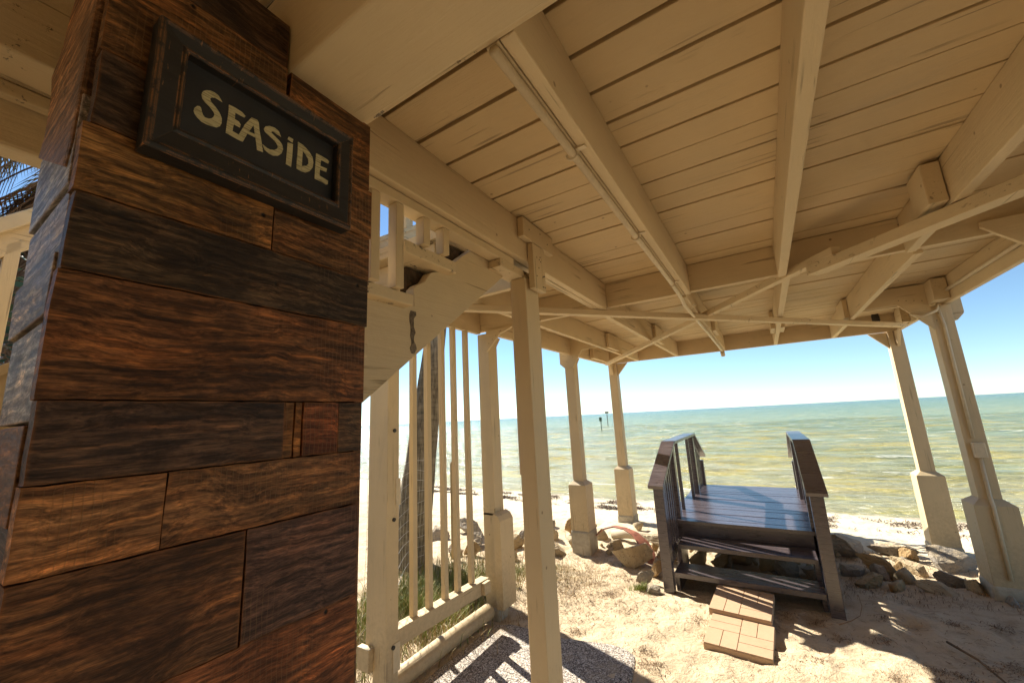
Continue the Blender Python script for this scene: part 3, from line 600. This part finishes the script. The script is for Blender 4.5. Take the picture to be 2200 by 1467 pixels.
for sx, x0 in ((-1, -1.035), (1, .192)):
    part('post', bx(x0, x0+.092, 4.105, 4.195, -.08, .90+.02), B, br, .004)
    part('post', bx(x0, x0+.092, 4.79, 4.88, -.08, 1.215), B, br, .004)
    part('post', bx(x0, x0+.092, 6.22, 6.31, -.1, 1.215), B, br, .004)
    part('post', bx(x0, x0+.092, 6.93, 7.02, -.15, .82), B, br, .004)
    xc = x0+.046
    part('rail_cap', MB().beam((xc, 4.02, .893), (xc, 4.80, 1.245), .142, .034), B, br, .003)
    part('rail_cap', bx(xc-.071, xc+.071, 4.815, 6.30, 1.228, 1.262), B, br, .003)
    part('rail_cap', MB().beam((xc, 6.31, 1.24), (xc, 7.12, .865), .142, .034), B, br, .003)
    xi = x0+.030
    for k in range(6):
        y0 = 4.235+k*.094; zt = .88+(y0-4.05)*.45
        part('baluster', bx(xi, xi+.034, y0, y0+.045, .15, zt), B, br, .002)
    part('rail', MB().beam((xc, 4.19, .915), (xc, 4.79, 1.185), .034, .07), B, br, .003)
    for y0 in (5.22, 5.98): part('baluster', bx(xi, xi+.036, y0, y0+.036, .452, 1.226), B, br, .002)
    for k in range(5):
        y0 = 6.38+k*.108; part('baluster', bx(xi, xi+.034, y0, y0+.036, .452, 1.19-(y0-6.31)*.46), B, br, .002)
    part('rail', MB().beam((xc, 6.32, 1.175), (xc, 6.92, .895), .034, .07), B, br, .003)
    part('side_board', bx(x0+.02, x0+.055, 4.19, 4.80, .20, .27) if sx > 0 else bx(x0+.035, x0+.07, 4.19, 4.80, .20, .27), B, br, .003)

# ------------------------------------------------------------------ pavers
def m_paver():
    b = NB('brick_pattern_paver'); c = b.coord((1,1,1)); n = b.noise(c, 30, 5, .7); n2 = b.noise(c, 4, 3)
    col = b.mix(n, (0.36, 0.22, 0.13), (0.50, 0.34, 0.215)); col = b.mix(b.math('MULTIPLY', n2, .5), col, (0.52, 0.39, 0.26))
    return b.fin(col, .9, b.bump(n, .4, .003), .2)
M['PAVER'] = m_paver()
def paver(x0, x1, y0, y1, z, tilt, lab):
    t = thing('paver', ((x0+x1)/2, (y0+y1)/2, z-.05), lab, 'paving slab', 'paving slabs at the foot of the bridge steps')
    part('slab', bx(x0, x1, y0, y1, z-.05, z-.006), M['PAVER'], t, .004)
    mb = MB(); g = .002; W = (x1-x0)/4; D = (y1-y0)/4
    cells = []
    for i in range(2):
        for j in range(2):
            X, Y = x0+i*2*W, y0+j*2*D
            if (i+j) % 2: cells += [(X, X+2*W, Y, Y+D), (X, X+2*W, Y+D, Y+2*D)]
            else: cells += [(X, X+W, Y, Y+2*D), (X+W, X+2*W, Y, Y+2*D)]
    for a, b_, c, d in cells: mb.box(a+g, b_-g, c+g, d-g, z-.0065, z)
    part('brick_face', mb, M['PAVER'], t, .0015)
    t.rotation_euler = tilt
paver(-.59, -.175, 3.66, 4.14, .085, (R(1.5), R(1), R(-3)), 'orange brick-patterned paver raised against the lowest bridge step')
paver(-.585, -.18, 3.22, 3.66, .045, (R(1), R(1), R(-2)), 'orange brick-patterned paver lying lower and nearer on the sand')

# ------------------------------------------------------------------ pebble concrete pad
def m_pad():
    b = NB('exposed_pebble_concrete'); c = b.coord((1,1,1)); v = b.n('TexVoronoi', feature='F1'); b.set(v.inputs['Vector'], c); v.inputs['Scale'].default_value = 165
    bw = b.n('RGBToBW'); b.set(bw.inputs[0], v.outputs['Color'])
    col = b.ramp(bw.outputs[0], [(.2, (0.06, 0.05, 0.045)), (.42, (0.22, 0.17, 0.13)), (.6, (0.40, 0.35, 0.30)), (.85, (0.68, 0.62, 0.54))])
    n = b.noise(c, 5, 5, .6); col = b.mix(b.math('MULTIPLY', b.ramp(n, [(.56, 0.0), (.66, 1.0)]), .45), col, (0.46, 0.36, 0.23))
    return b.fin(col, .75, b.bump(v.outputs['Distance'], .8, .004), .35)
poly = [(-2.06, 1.2), (-2.06, 2.5), (-2.05, 2.83), (-1.92, 2.90), (-1.49, 2.895), (-1.20, 2.965), (-1.03, 2.955), (-.965, 2.91), (-.935, 2.80), (-.915, 2.60), (-.90, 1.2)]
tag(part('concrete_pad', MB().prism(poly, 'Z', -.12, .022), m_pad(), None, .02), 'speckled pebble-faced concrete pad between the balustrade and the near post', 'concrete pad')

# ------------------------------------------------------------------ rocks
def m_rock(name, base, warm):
    b = NB(name); c = b.coord((1,1,1)); n = b.noise(c, 5, 9, .68, .5); n2 = b.noise(c, 30, 6, .7); n3 = b.noise(c, 1.7, 3)
    col = b.mix(b.ramp(n, [(.3, 0.0), (.68, 1.0)]), tuple(x*.55 for x in base), base)
    col = b.mix(b.math('MULTIPLY', b.ramp(n3, [(.42, 0.0), (.65, 1.0)]), .6), col, warm)
    col = b.mix(b.math('MULTIPLY', b.ramp(n2, [(.6, 0.0), (.7, 1.0)]), .6), col, tuple(x*.3 for x in base))
    vp = b.n('TexVoronoi', feature='F1'); b.set(vp.inputs['Vector'], c); vp.inputs['Scale'].default_value = 48
    pit = b.math('MULTIPLY', b.ramp(vp.outputs['Distance'], [(.10, 1.0), (.26, 0.0)]), b.ramp(n2, [(.48, 0.0), (.56, 1.0)]))
    col = b.mix(b.math('MULTIPLY', pit, .6), col, tuple(x*.3 for x in base))
    gn = b.n('NewGeometry'); sz_ = b.n('SeparateXYZ'); b.set(sz_.inputs[0], gn.outputs['Normal']); sp_ = b.n('SeparateXYZ'); b.set(sp_.inputs[0], gn.outputs['Position'])
    dust = b.math('MULTIPLY', b.ramp(sz_.outputs[2], [(.35, 0.0), (.85, 1.0)]), b.ramp(b.noise(c, 7, 5, .7), [(.40, 0.0), (.56, 1.0)]))
    col = b.mix(b.math('MULTIPLY', dust, .8), col, (0.52, 0.42, 0.28))
    h = b.math('SUBTRACT', b.math('ADD', n, b.math('MULTIPLY', n2, .5)), b.math('MULTIPLY', pit, .7))
    return b.fin(col, .92, b.bump(h, 1.0, .03), .2)
RK = [m_rock('limestone_rock', (0.46, 0.38, 0.26), (0.50, 0.36, 0.20)), m_rock('grey_rock', (0.34, 0.31, 0.27), (0.36, 0.28, 0.20)), m_rock('ochre_rock', (0.48, 0.36, 0.20), (0.40, 0.24, 0.10))]
def rock(x, y, sx, sy, sz, rot, lab, mat=0, seed=0, zoff=0.0, cuts=11, sub=5):
    rs = random.Random(seed*13+5); bm = bmesh.new(); bmesh.ops.create_icosphere(bm, subdivisions=sub, radius=1)
    planes = []
    for _ in range(cuts):
        d = Vector((rs.gauss(0,1), rs.gauss(0,1), rs.gauss(0,1)*.8)).normalized(); planes.append((d, rs.uniform(.34, .66)))
    for v in bm.verts:
        p = v.co.copy()
        for d, h in planes:
            t = p.dot(d)
            if t > h: p -= d*(t-h)*.95
        q = p*1.6 + Vector((seed*3.1, 0, 0))
        p *= 1 + .08*noise.noise(q*1.3) + .07*noise.noise(q*3.5) + .045*noise.noise(q*8) + .02*noise.noise(q*17)
        v.co = Vector((p.x*sx, p.y*sy, p.z*sz))
    me = bpy.data.meshes.new('rock'); bm.to_mesh(me); bm.free()
    for p in me.polygons: p.use_smooth = (sub < 4)
    me.materials.append(RK[mat]); o = bpy.data.objects.new('rock', me); COL.objects.link(o)
    o.location = (x, y, gz(x, y) + sz*.24 + zoff*(.30 if x > .3 else .75)); o.rotation_euler = rot
    tag(o, lab, 'rock', 'rocks lining the top of the beach'); return o
rocks = [
 (-1.50, 4.62, .25, .17, .20, (.2, -.35, .3), 'large pitted pale boulder right beside the second left post', 0, 1, .07),
 (-2.42, 4.72, .16, .13, .13, (.1, .5, .4), 'rounded cream stone half hidden by the near post, left of the post footing', 0, 2, .0),
 (-2.72, 5.20, .15, .12, .16, (.5, .2, .1), 'upright striped stone behind the left post footing', 0, 3, .04),
 (-2.55, 5.55, .13, .10, .14, (.2, .8, .9), 'orange-brown block on the pile left of the second left post', 2, 4, .06),
 (-2.95, 5.35, .12, .11, .10, (.2, .3, .9), 'small light stone at the back of the left pile', 0, 5, .08),
 (-2.48, 4.36, .12, .09, .05, (.1, .1, .7), 'smooth white-grey flat stone in the dry grass near the near post', 1, 6, .01),
 (-1.30, 5.22, .22, .12, .09, (.1, .15, -.1), 'long squared pale stone just left of the footbridge rail', 0, 7, .12),
 (-1.16, 4.90, .16, .12, .15, (.3, .2, .5), 'cream stone pressed against the left bridge post', 0, 8, .05),
 (-1.20, 4.50, .11, .10, .12, (.3, .5, 1.2), 'reddish grey angular rock below the left bridge handrail', 2, 9, .02),
 (-1.22, 4.24, .07, .05, .12, (.2, .9, .4), 'small shell-shaped pale stone standing on its edge left of the steps', 1, 10, .03),
 (-1.12, 4.02, .10, .08, .05, (.1, .1, .4), 'flat greyish crumbly stone by the foot of the left bridge post', 1, 11, .0),
 (-3.05, 4.75, .17, .14, .13, (.2, .4, .6), 'brown boulder seen between pickets and near post', 2, 12, .05),
 (-2.85, 4.35, .11, .09, .10, (.1, .2, .3), 'pinkish stone low behind the corner post base', 0, 13, .03),
 (-3.55, 4.55, .20, .15, .14, (.3, .4, .8), 'grey boulder seen through the picket gaps', 1, 14, .05),
 (-3.35, 4.22, .15, .12, .12, (.2, .1, .2), 'purple-brown rock seen through the last picket gap', 2, 15, .05),
 (-4.10, 5.05, .22, .18, .16, (.2, .1, .2), 'dark boulder beside the leaning trunk', 1, 16, .06),
 (-3.75, 5.3, .18, .14, .12, (.2, .6, .2), 'pale rock behind the wire fence post', 0, 17, .05),
 (-.84, 4.95, .15, .11, .16, (.2, .3, .2), 'narrow cream stone under the bridge at its left end', 0, 18, .04),
 (-.63, 5.00, .13, .11, .15, (.2, .6, .9), 'ochre stone under the bridge left of centre', 2, 19, .02),
 (-.44, 5.12, .15, .12, .17, (.7, .2, .4), 'white speckled stone under the bridge near centre', 0, 20, .02),
 (-.22, 5.05, .13, .13, .13, (.2, .5, .1), 'shaded brown stone under the bridge centre', 2, 21, .02),
 (-.03, 4.98, .16, .12, .12, (.1, .3, .8), 'rounded dark stone under the bridge right of centre', 1, 22, .02),
 (.14, 5.02, .12, .11, .11, (.3, .3, .3), 'stone under the bridge at its right end', 1, 23, .01),
 (-.60, 4.62, .10, .09, .06, (.1, .2, .6), 'low stone half buried under the bridge steps', 2, 24, .0),
 (.52, 5.75, .27, .16, .19, (.15, .30, .2), 'tall grey slab with a curved top right of the bridge', 1, 25, .12),
 (.88, 5.86, .26, .12, .09, (.05, .1, -.15), 'flat grey slab lying behind the rocks right of the bridge', 1, 26, .12),
 (.45, 5.18, .17, .12, .10, (.1, .2, .2), 'shaded block just right of the right bridge post', 1, 27, .04),
 (.70, 5.30, .25, .13, .10, (.2, .2, -.5), 'long overhanging rock above the sand right of the bridge', 2, 28, .07),
 (.58, 4.98, .15, .11, .11, (.3, .1, .4), 'rounded boulder sunk in the shaded sand', 2, 29, .02),
 (.95, 5.34, .22, .08, .09, (.5, .2, -.6), 'thin tilted pale slab in the middle of the right-hand rocks', 0, 30, .05),
 (1.02, 5.75, .13, .10, .10, (.2, .2, .9), 'yellow-brown stone catching light between the slabs', 2, 31, .08),
 (1.22, 5.58, .28, .17, .15, (.3, .25, .25), 'big banded grey rock leaning left of the thick right post', 1, 32, .08),
 (1.14, 5.18, .20, .14, .10, (.3, .3, -.5), 'dark wedge rock below the banded rock', 1, 33, .03),
 (1.00, 4.86, .25, .12, .055, (.12, .2, -.55), 'long pale flat slab lying on the shaded sand', 0, 34, .01),
 (1.22, 4.98, .10, .10, .12, (.1, .1, .3), 'upright stump-like stone against the right post footing', 0, 35, .02),
 (1.62, 5.15, .20, .15, .12, (.1, .1, .3), 'stone at the right edge behind the thick post', 1, 36, .03),
 (1.80, 4.75, .2, .16, .1, (.1, .2, .3), 'low stone at the right edge beside the footing', 1, 37, .02),
 (-1.80, 5.10, .14, .1, .1, (.1, .2, .3), 'cream stone behind the post footing under the palm sheath', 0, 38, .03),
 (-2.05, 5.35, .12, .1, .1, (.5, .2, .3), 'small stone in the gap behind the second left post', 0, 39, .03),
 (-3.2, 5.75, .15, .1, .09, (.5, .2, .3), 'sunlit stone far back on the left of the beach', 0, 40, .05)]
rocks += [
 (-3.05, 5.05, .20, .15, .15, (.3, .1, .5), 'brown-black boulder between the last picket and the corner post', 1, 51, .05),
 (-3.40, 4.95, .22, .16, .13, (.1, .4, 1.5), 'broad dark rock low behind the fourth picket', 2, 52, .05),
 (-3.80, 4.85, .20, .17, .17, (.5, .1, .9), 'rough dark boulder behind the third picket', 1, 53, .06),
 (-3.15, 4.45, .15, .12, .09, (.1, .2, 2.0), 'flat purple-grey rock by the wooden stake', 1, 54, .03),
 (-2.75, 4.85, .17, .12, .12, (.6, .2, .2), 'tawny angular rock showing between corner post and near post', 2, 55, .04),
 (-2.70, 4.55, .12, .10, .10, (.2, .6, 1.0), 'rounded cream rock at the left edge of the near post', 0, 56, .03),
 (-2.30, 5.05, .15, .11, .13, (.1, .3, .7), 'blocky cream rock just left of the second left post footing', 0, 57, .04),
 (-4.35, 4.7, .22, .18, .14, (.1, .3, .7), 'dark rock at the base of the leaning trunk', 1, 58, .05),
 (-3.60, 4.15, .15, .12, .09, (.3, .3, .1), 'low grey rock half in the grass behind the mesh', 1, 59, .02)]
for r in rocks: rock(*r)
for i in range(46):
    x = random.choice([random.uniform(-3.6, -1.1), random.uniform(.35, 1.9), random.uniform(-.95, .2)]); y = random.uniform(4.5, 5.9); s = random.uniform(.035, .09)
    o = rock(x, y, s*1.3, s, s*.8, (random.random()*3, random.random()*3, random.random()*3), 'fist-sized rubble scattered between the larger beach rocks', random.randrange(3), 100+i, .02, 8, 3)
    o['group'] = 'small rubble between the rocks'

# palm leaf sheath
def strip(pts, widths, thick, nrm=(0,0,1)):
    mb = MB(); vs = []; n = len(pts)
    for i, p in enumerate(pts):
        p = Vector(p); d = (Vector(pts[min(i+1, n-1)])-Vector(pts[max(i-1, 0)])).normalized(); s_ = d.cross(Vector(nrm)).normalized(); u_ = s_.cross(d)
        w_ = widths[i]
        for a, b_ in ((-1, .25), (0, 0), (1, .25), (1, .25+thick/w_), (0, thick/w_), (-1, .25+thick/w_)): vs.append(p + s_*a*w_ + u_*b_*w_)
    fs = []
    for i in range(n-1):
        for j in range(6): fs.append((i*6+j, i*6+(j+1) % 6, (i+1)*6+(j+1) % 6, (i+1)*6+j))
    fs += [tuple(range(6))[::-1], tuple((n-1)*6+j for j in range(6))]
    return mb.add(vs, fs)
M['SHEATH'] = simple('dry_red_palm_sheath', (0.34, 0.13, 0.075), .55, 14, .45, .5, .006, .4, (0.16, 0.055, 0.03))
pts = [(-2.02, 5.0, .10), (-1.90, 4.98, .20), (-1.76, 4.96, .245), (-1.62, 4.94, .235), (-1.50, 4.90, .20), (-1.40, 4.84, .13), (-1.33, 4.76, .05), (-1.27, 4.68, -.01)]
tag(strip(pts, [.02, .03, .035, .04, .055, .07, .075, .05], .010).build('palm_sheath', M['SHEATH'], None, .002, smooth=True), 'dry reddish palm leaf sheath arching over the pitted boulder', 'palm leaf')
# drift log
tag(MB().tube([(-1.95, 5.42, .03), (-1.75, 5.40, .06), (-1.5, 5.35, .07), (-1.3, 5.3, .05)], .055, 12, .045).build('driftwood_log', simple('bleached_wood', (0.48, 0.40, 0.28), .8, 20, .3, .5, .006, .3, axis='X'), None, smooth=True), 'bleached driftwood log behind the pitted boulder', 'driftwood')

# ------------------------------------------------------------------ wire fence, stake, palm trunk
wf = thing('wire_fence', (-3.0, 3.3, 0), 'sagging galvanised mesh fence behind the pickets', 'wire fence')
mwire = simple('galvanised_wire', (0.45, 0.42, 0.36), .4, 30, .2, .1, .001, .6)
def wf_pt(s, z):   # s metres along, z height; the mesh leans and buckles
    y = 2.0 + s*.72; x = -2.62 - s*.42 + .05*math.sin(s*3+z*2) + .03*z
    return (x, y, z + .02*math.sin(s*5))
mb = MB()
for i in range(20): mb.tube([wf_pt(i*.11, z) for z in np.linspace(.0, 1.22, 9)], .0016, 4)
part('vertical_wires', mb, mwire, wf, 0)
mb = MB()
for j in range(11): mb.tube([wf_pt(s, .05 + j*.115 + .015*math.sin(s*4+j)) for s in np.linspace(0, 2.1, 18)], .0018, 4)
part('horizontal_wires', mb, mwire, wf, 0)
part('metal_stake', bx(-3.03, -3.0, 2.66, 2.69, -.2, 1.0), M['DARK'], wf, .002)
tag(MB().prism([(-3.49, -.1), (-3.42, -.1), (-3.415, 1.09), (-3.445, 1.12), (-3.485, 1.08)], 'Y', 3.98, 4.02).build('wooden_stake', simple('pale_lath', (0.46, 0.33, 0.17), .8, 20, .35, .5, .004, .2, axis='Z'), None, .002), 'thin weathered wooden stake standing among the rocks behind the pickets', 'stake')
def m_trunk():
    b = NB('palm_trunk_bark'); c = b.coord((9, 9, 1.2)); n = b.noise(c, 3.5, 9, .7, .8); r = b.noise(b.coord((1,1,9)), 3, 5, .6, .3)
    t = b.math('ADD', b.math('MULTIPLY', n, .7), b.math('MULTIPLY', r, .3))
    col = b.ramp(t, [(.33, (0.035, 0.028, 0.02)), (.48, (0.17, 0.14, 0.10)), (.66, (0.34, 0.29, 0.21))])
    return b.fin(col, .9, b.bump(t, 1.0, .03), .2)
tk = thing('palm_tree', (-3.80, 3.6, 0), 'leaning rough grey palm trunk standing behind the pickets', 'tree')
mt = m_trunk()
pts = [(-3.88+.0*t, 3.6, -.1) for t in (0,)] ; pts = []
for t in np.linspace(0, 1, 40):
    z = -.1 + 9.6*t; pts.append((-3.81 + .134*z, 3.6+.04*z, z))
mb = MB(); n = 48; vs = []
for i, p in enumerate(pts):
    rad = max(.125, .222 - .036*max(0, p[2])) + (.03 if i == 0 else 0)
    for j in range(n):
        a = 2*math.pi*j/n; rj = rad*(1 + .035*math.sin(a*13+i*.4) + .045*noise.noise(Vector((math.cos(a)*2, math.sin(a)*2, p[2]*2.5))) + .02*math.sin(i*2.3))
        vs.append((p[0]+rj*math.cos(a), p[1]+rj*math.sin(a), p[2]))
fs = [(i*n+j, i*n+(j+1) % n, (i+1)*n+(j+1) % n, (i+1)*n+j) for i in range(len(pts)-1) for j in range(n)]
part('trunk', mb.add(vs, fs), mt, tk, 0, smooth=True)
def frond(mb, base, az_, elev, L, droop, wdt=.5, nl=26):
    b0 = Vector(base); p = b0.copy(); d = Vector((math.cos(az_)*math.cos(elev), math.sin(az_)*math.cos(elev), math.sin(elev))); q = [p.copy()]
    for i in range(10):
        d = (d + Vector((0,0,-droop/10))).normalized(); p = p + d*L/10; q.append(p.copy())
    mb.tube(q, .012, 5, .004)
    for i in range(nl):
        t = .35+.63*i/nl; a = q[int(t*10)].lerp(q[min(10, int(t*10)+1)], (t*10) % 1)
        for sgn in (-1, 1):
            s_ = d.cross(Vector((0,0,1))).normalized()*sgn; l = wdt*(1-.6*abs(t-.6)); dirn = (s_*.8 + d*.7 + Vector((0,0,-.25-.3*random.random()))).normalized()
            e = a + dirn*l; wv_ = d*.012
            mid = a.lerp(e, .5)+Vector((0,0,.02)); e = e + Vector((0,0,-.06))
            k = len(mb.v); mb.v += [tuple(a-wv_), tuple(a+wv_), tuple(mid-wv_), tuple(mid+wv_), tuple(e)]; mb.f += [(k, k+1, k+3, k+2), (k+2, k+3, k+4)]
gfr = simple('green_palm_leaf', (0.06, 0.10, 0.03), .55, 10, .5, .1); dfr = simple('dead_palm_leaf', (0.20, 0.115, 0.06), .85, 10, .5, .2)
mb = MB(); top = pts[-1]
for i in range(22): frond(mb, top, i*2.4, .9-.075*i, 1.9, 1.2)
part('crown', mb, gfr, tk, 0)
# thatch-skirted palm at the far left
t2 = thing('palm_tree', (-6.9, .9, 0), 'palm with a shaggy skirt of dead brown fronds, left of the plank column', 'tree')
mb = MB(); mb.tube([(-6.9, .9, -.1), (-6.8, .95, 2), (-6.9, 1.0, 5.4)], .2, 20, .17); part('trunk', mb, mt, t2, 0, smooth=True)
mb = MB()
for i in range(190):
    a = random.uniform(0, 6.28); z = random.uniform(3.3, 5.3); frond(mb, (-6.9+.2*math.cos(a), 1.0+.2*math.sin(a), z), a, random.uniform(-1.35, -.4), random.uniform(1.0, 1.6), 1.0, .38, 18)
part('dead_frond_skirt', mb, dfr, t2, 0)
mb = MB()
for i in range(26): frond(mb, (-6.9, 1.0, 5.4), i*2.4, 1.0-.05*i, 2.0, 1.1)
part('crown', mb, gfr, t2, 0)
# hedge behind the side railing
mb = MB()
for i in range(15000):
    x = -5.2 + random.gauss(0, .45); y = random.uniform(-2.6, 3.0); z = random.uniform(.0, 3.1) ; s = random.uniform(.025, .06)
    if z > 2.8 and random.random() < .5: continue
    a = random.uniform(0, 6.28); d = Vector((math.cos(a), math.sin(a), random.uniform(-.6, .8)))*s; e = d.cross(Vector((random.random(), random.random(), random.random()))).normalized()*s*.45
    c = Vector((x, y, z)); k = len(mb.v); mb.v += [tuple(c-d), tuple(c+e), tuple(c+d), tuple(c-e)]; mb.f.append((k, k+1, k+2, k+3))
hd = thing('hedge', (-5.2, .2, 0), 'dark leafy hedge behind the sloping side railing at the left edge', 'hedge')
part('leaves', mb, simple('hedge_leaf', (0.05, 0.085, 0.03), .6, 10, .5, .1), hd, 0)
mb = MB()
for i in range(14): y = -2.5+i*.4; mb.tube([(-5.2, y, -.05), (-5.15+random.uniform(-.1, .1), y, 1.0), (-5.2+random.uniform(-.2, .2), y+.1, 2.0)], .03, 6, .01)
part('stems', mb, simple('hedge_stem', (0.08, 0.06, 0.04), .9), hd, 0)

# ------------------------------------------------------------------ channel markers out at sea
def marker(x, y, ztop, w_, h, lab, wood=(0.12, 0.10, 0.08)):
    t = thing('channel_marker', (x, y, SEA), lab, 'channel marker', 'channel markers standing out at sea')
    m_ = simple('marker_pile', wood, .8); part('pile', MB().tube([(x, y, SEA-.5), (x, y, ztop-h)], .05, 10), m_, t, 0)
    part('board', bx(x-w_/2, x+w_/2, y-.12, y-.05, ztop-h, ztop), m_, t, .01); part('cap', bx(x-w_*.3, x+w_*.3, y-.05, y+.12, ztop-h*.5, ztop-h*.3), m_, t, .01)
marker(-20.75, 60, 1.88, .6, .26, 'marker with a broad flat top board on the horizon left of the front left post')
marker(-16.0, 44, 1.22, .30, .45, 'slim green-brown marker pile nearer than the broad one, left of the front left post', (0.10, 0.13, 0.09))
marker(-41.7, 60, 1.95, .6, .25, 'lone marker on the horizon between the corner post and the near post')

# ------------------------------------------------------------------ stuff: grass, wrack, twigs
def blades(name, n, region, hgt, wid, mat, label, curl=.5, dens=None):
    mb = MB()
    for _ in range(n):
        x, y = region()
        z = gfull(x, y); a = random.uniform(0, 6.28); h = hgt*random.uniform(.4, 1.1); ln = random.uniform(.2, curl)*h; w_ = wid*random.uniform(.6, 1.3)
        dx, dy = math.cos(a), math.sin(a); px, py = -dy*w_, dx*w_; k = len(mb.v)
        mb.v += [(x-px, y-py, z-.01), (x+px, y+py, z-.01), (x+dx*ln*.4-px*.7, y+dy*ln*.4-py*.7, z+h*.6), (x+dx*ln*.4+px*.7, y+dy*ln*.4+py*.7, z+h*.6), (x+dx*ln, y+dy*ln, z+h)]
        mb.f += [(k, k+1, k+3, k+2), (k+2, k+3, k+4)]
    o = mb.build(name, mat); tag(o, label, 'grass', kind='stuff'); return o
def ell(cx, cy, rx, ry):
    def f_():
        return (random.gauss(cx, rx), random.gauss(cy, ry))
    return f_
ggreen = simple('green_grass', (0.19, 0.22, 0.045), .6, 3, .5, .1); gdry = simple('dry_grass', (0.38, 0.27, 0.12), .8, 3, .4, .1)
blades('green_grass', 5200, ell(-2.85, 2.9, .28, .42), .17, .0034, ggreen, 'green grass growing behind the balustrade rail', .9)
blades('dry_grass', 5200, ell(-2.85, 2.9, .38, .7), .15, .0022, gdry, 'tangled dry grass around the foot of the balustrade', 1.4)
blades('green_grass', 1500, ell(-2.45, 4.02, .22, .13), .05, .002, ggreen, 'short green tuft patch behind the corner post', 1.0)
blades('green_grass', 420, ell(-1.22, 4.02, .05, .04), .055, .002, ggreen, 'small green tuft beside the foot of the bridge', 1.0)
blades('dry_grass', 3000, ell(-2.0, 3.95, .26, .32), .035, .0016, gdry, 'matted straw-coloured grass on the sunlit sand', 2.5)
def strands(name, n, region, L, r, mat, label, lift=.02, cat='seaweed'):
    mb = MB()
    for _ in range(n):
        x, y = region(); a = random.uniform(0, 6.28); l = L*random.uniform(.3, 1.2); z = gfull(x, y); bend = random.uniform(-1, 1)
        pts_ = []
        for t in (0, .33, .66, 1): 
            aa = a + bend*t; pts_.append((x+math.cos(aa)*l*t, y+math.sin(aa)*l*t)) 
        w_ = r*random.uniform(.5, 1.3); zz = [z+.002, z+lift*random.uniform(.2, 1), z+lift*random.uniform(.1, 1), z+.003]
        k = len(mb.v); nx, ny = -math.sin(a)*w_, math.cos(a)*w_
        for (qx, qy), qz in zip(pts_, zz): mb.v += [(qx-nx, qy-ny, qz), (qx+nx, qy+ny, qz+w_*.6)]
        mb.f += [(k+2*i, k+2*i+1, k+2*i+3, k+2*i+2) for i in range(3)]
    o = mb.build(name, mat); tag(o, label, cat, kind='stuff'); return o
wrk = simple('brown_seaweed', (0.10, 0.055, 0.03), .8, 6, .6, .2); twg = simple('twig_litter', (0.20, 0.115, 0.055), .85, 6, .5, .2)
def wrackline():
    x = random.uniform(-9, 7); b0 = random.choice([7.55, 7.55, 8.05, 8.35]) + .07*max(-x, 0)*.9
    y = b0 + .18*noise.noise(Vector((x*.8, b0, 0))) + random.gauss(0, .09)
    if noise.noise(Vector((x*1.6, y*2.4, 5))) < -.02: return wrackline()
    return x, y
clc = [(random.uniform(-1.9, 1.4), random.uniform(2.6, 4.3)) for _ in range(46)]
def clump():
    c = random.choice(clc); return (random.gauss(c[0], .035), random.gauss(c[1], .035))
strands('weed_clumps', 3200, clump, .03, .0013, twg, 'small crumbly clumps of weed and roots dotted over the sand', .014, 'litter')
strands('seaweed_wrack', 9000, wrackline, .10, .004, wrk, 'lines of dry brown seaweed washed up along the beach', .035)
strands('twig_litter', 2600, ell(-1.85, 3.75, .45, .45), .05, .0015, twg, 'fine brown twigs and straw strewn over the sunlit sand', .012, 'litter')
strands('twig_litter', 2600, lambda: (random.uniform(-1.8, 3), random.uniform(2.6, 4.8)), .035, .0014, twg, 'scattered dark bits of weed on the trampled sand', .008, 'litter')
strands('seaweed_litter', 1500, lambda: (random.uniform(.3, 1.8), random.uniform(4.5, 5.9)), .022, .001, twg, 'dark weed caught between the right-hand rocks', .03, 'seaweed')
tag(MB().tube([(.22, 3.93, .02), (.30, 3.98, .04), (.36, 4.02, .07), (.385, 4.06, .12), (.38, 4.10, .18)], .003, 6, .0015).build('twig', twg, None, smooth=True), 'thin upright twig where sunlit sand meets shade', 'twig')
tag(MB().tube([(.78, 3.95, .025), (.86, 3.75, .035), (.90, 3.55, .03), (.92, 3.40, .02)], .008, 6, .004).build('twig', twg, None, smooth=True), 'long curved twig on the shaded sand at the lower right', 'twig')
tag(MB().tube([(1.42, 4.55, .10), (1.44, 4.3, .08), (1.42, 4.05, .05)], .007, 6, .003).build('twig', twg, None, smooth=True), 'pale twig near the thick right post footing', 'twig')
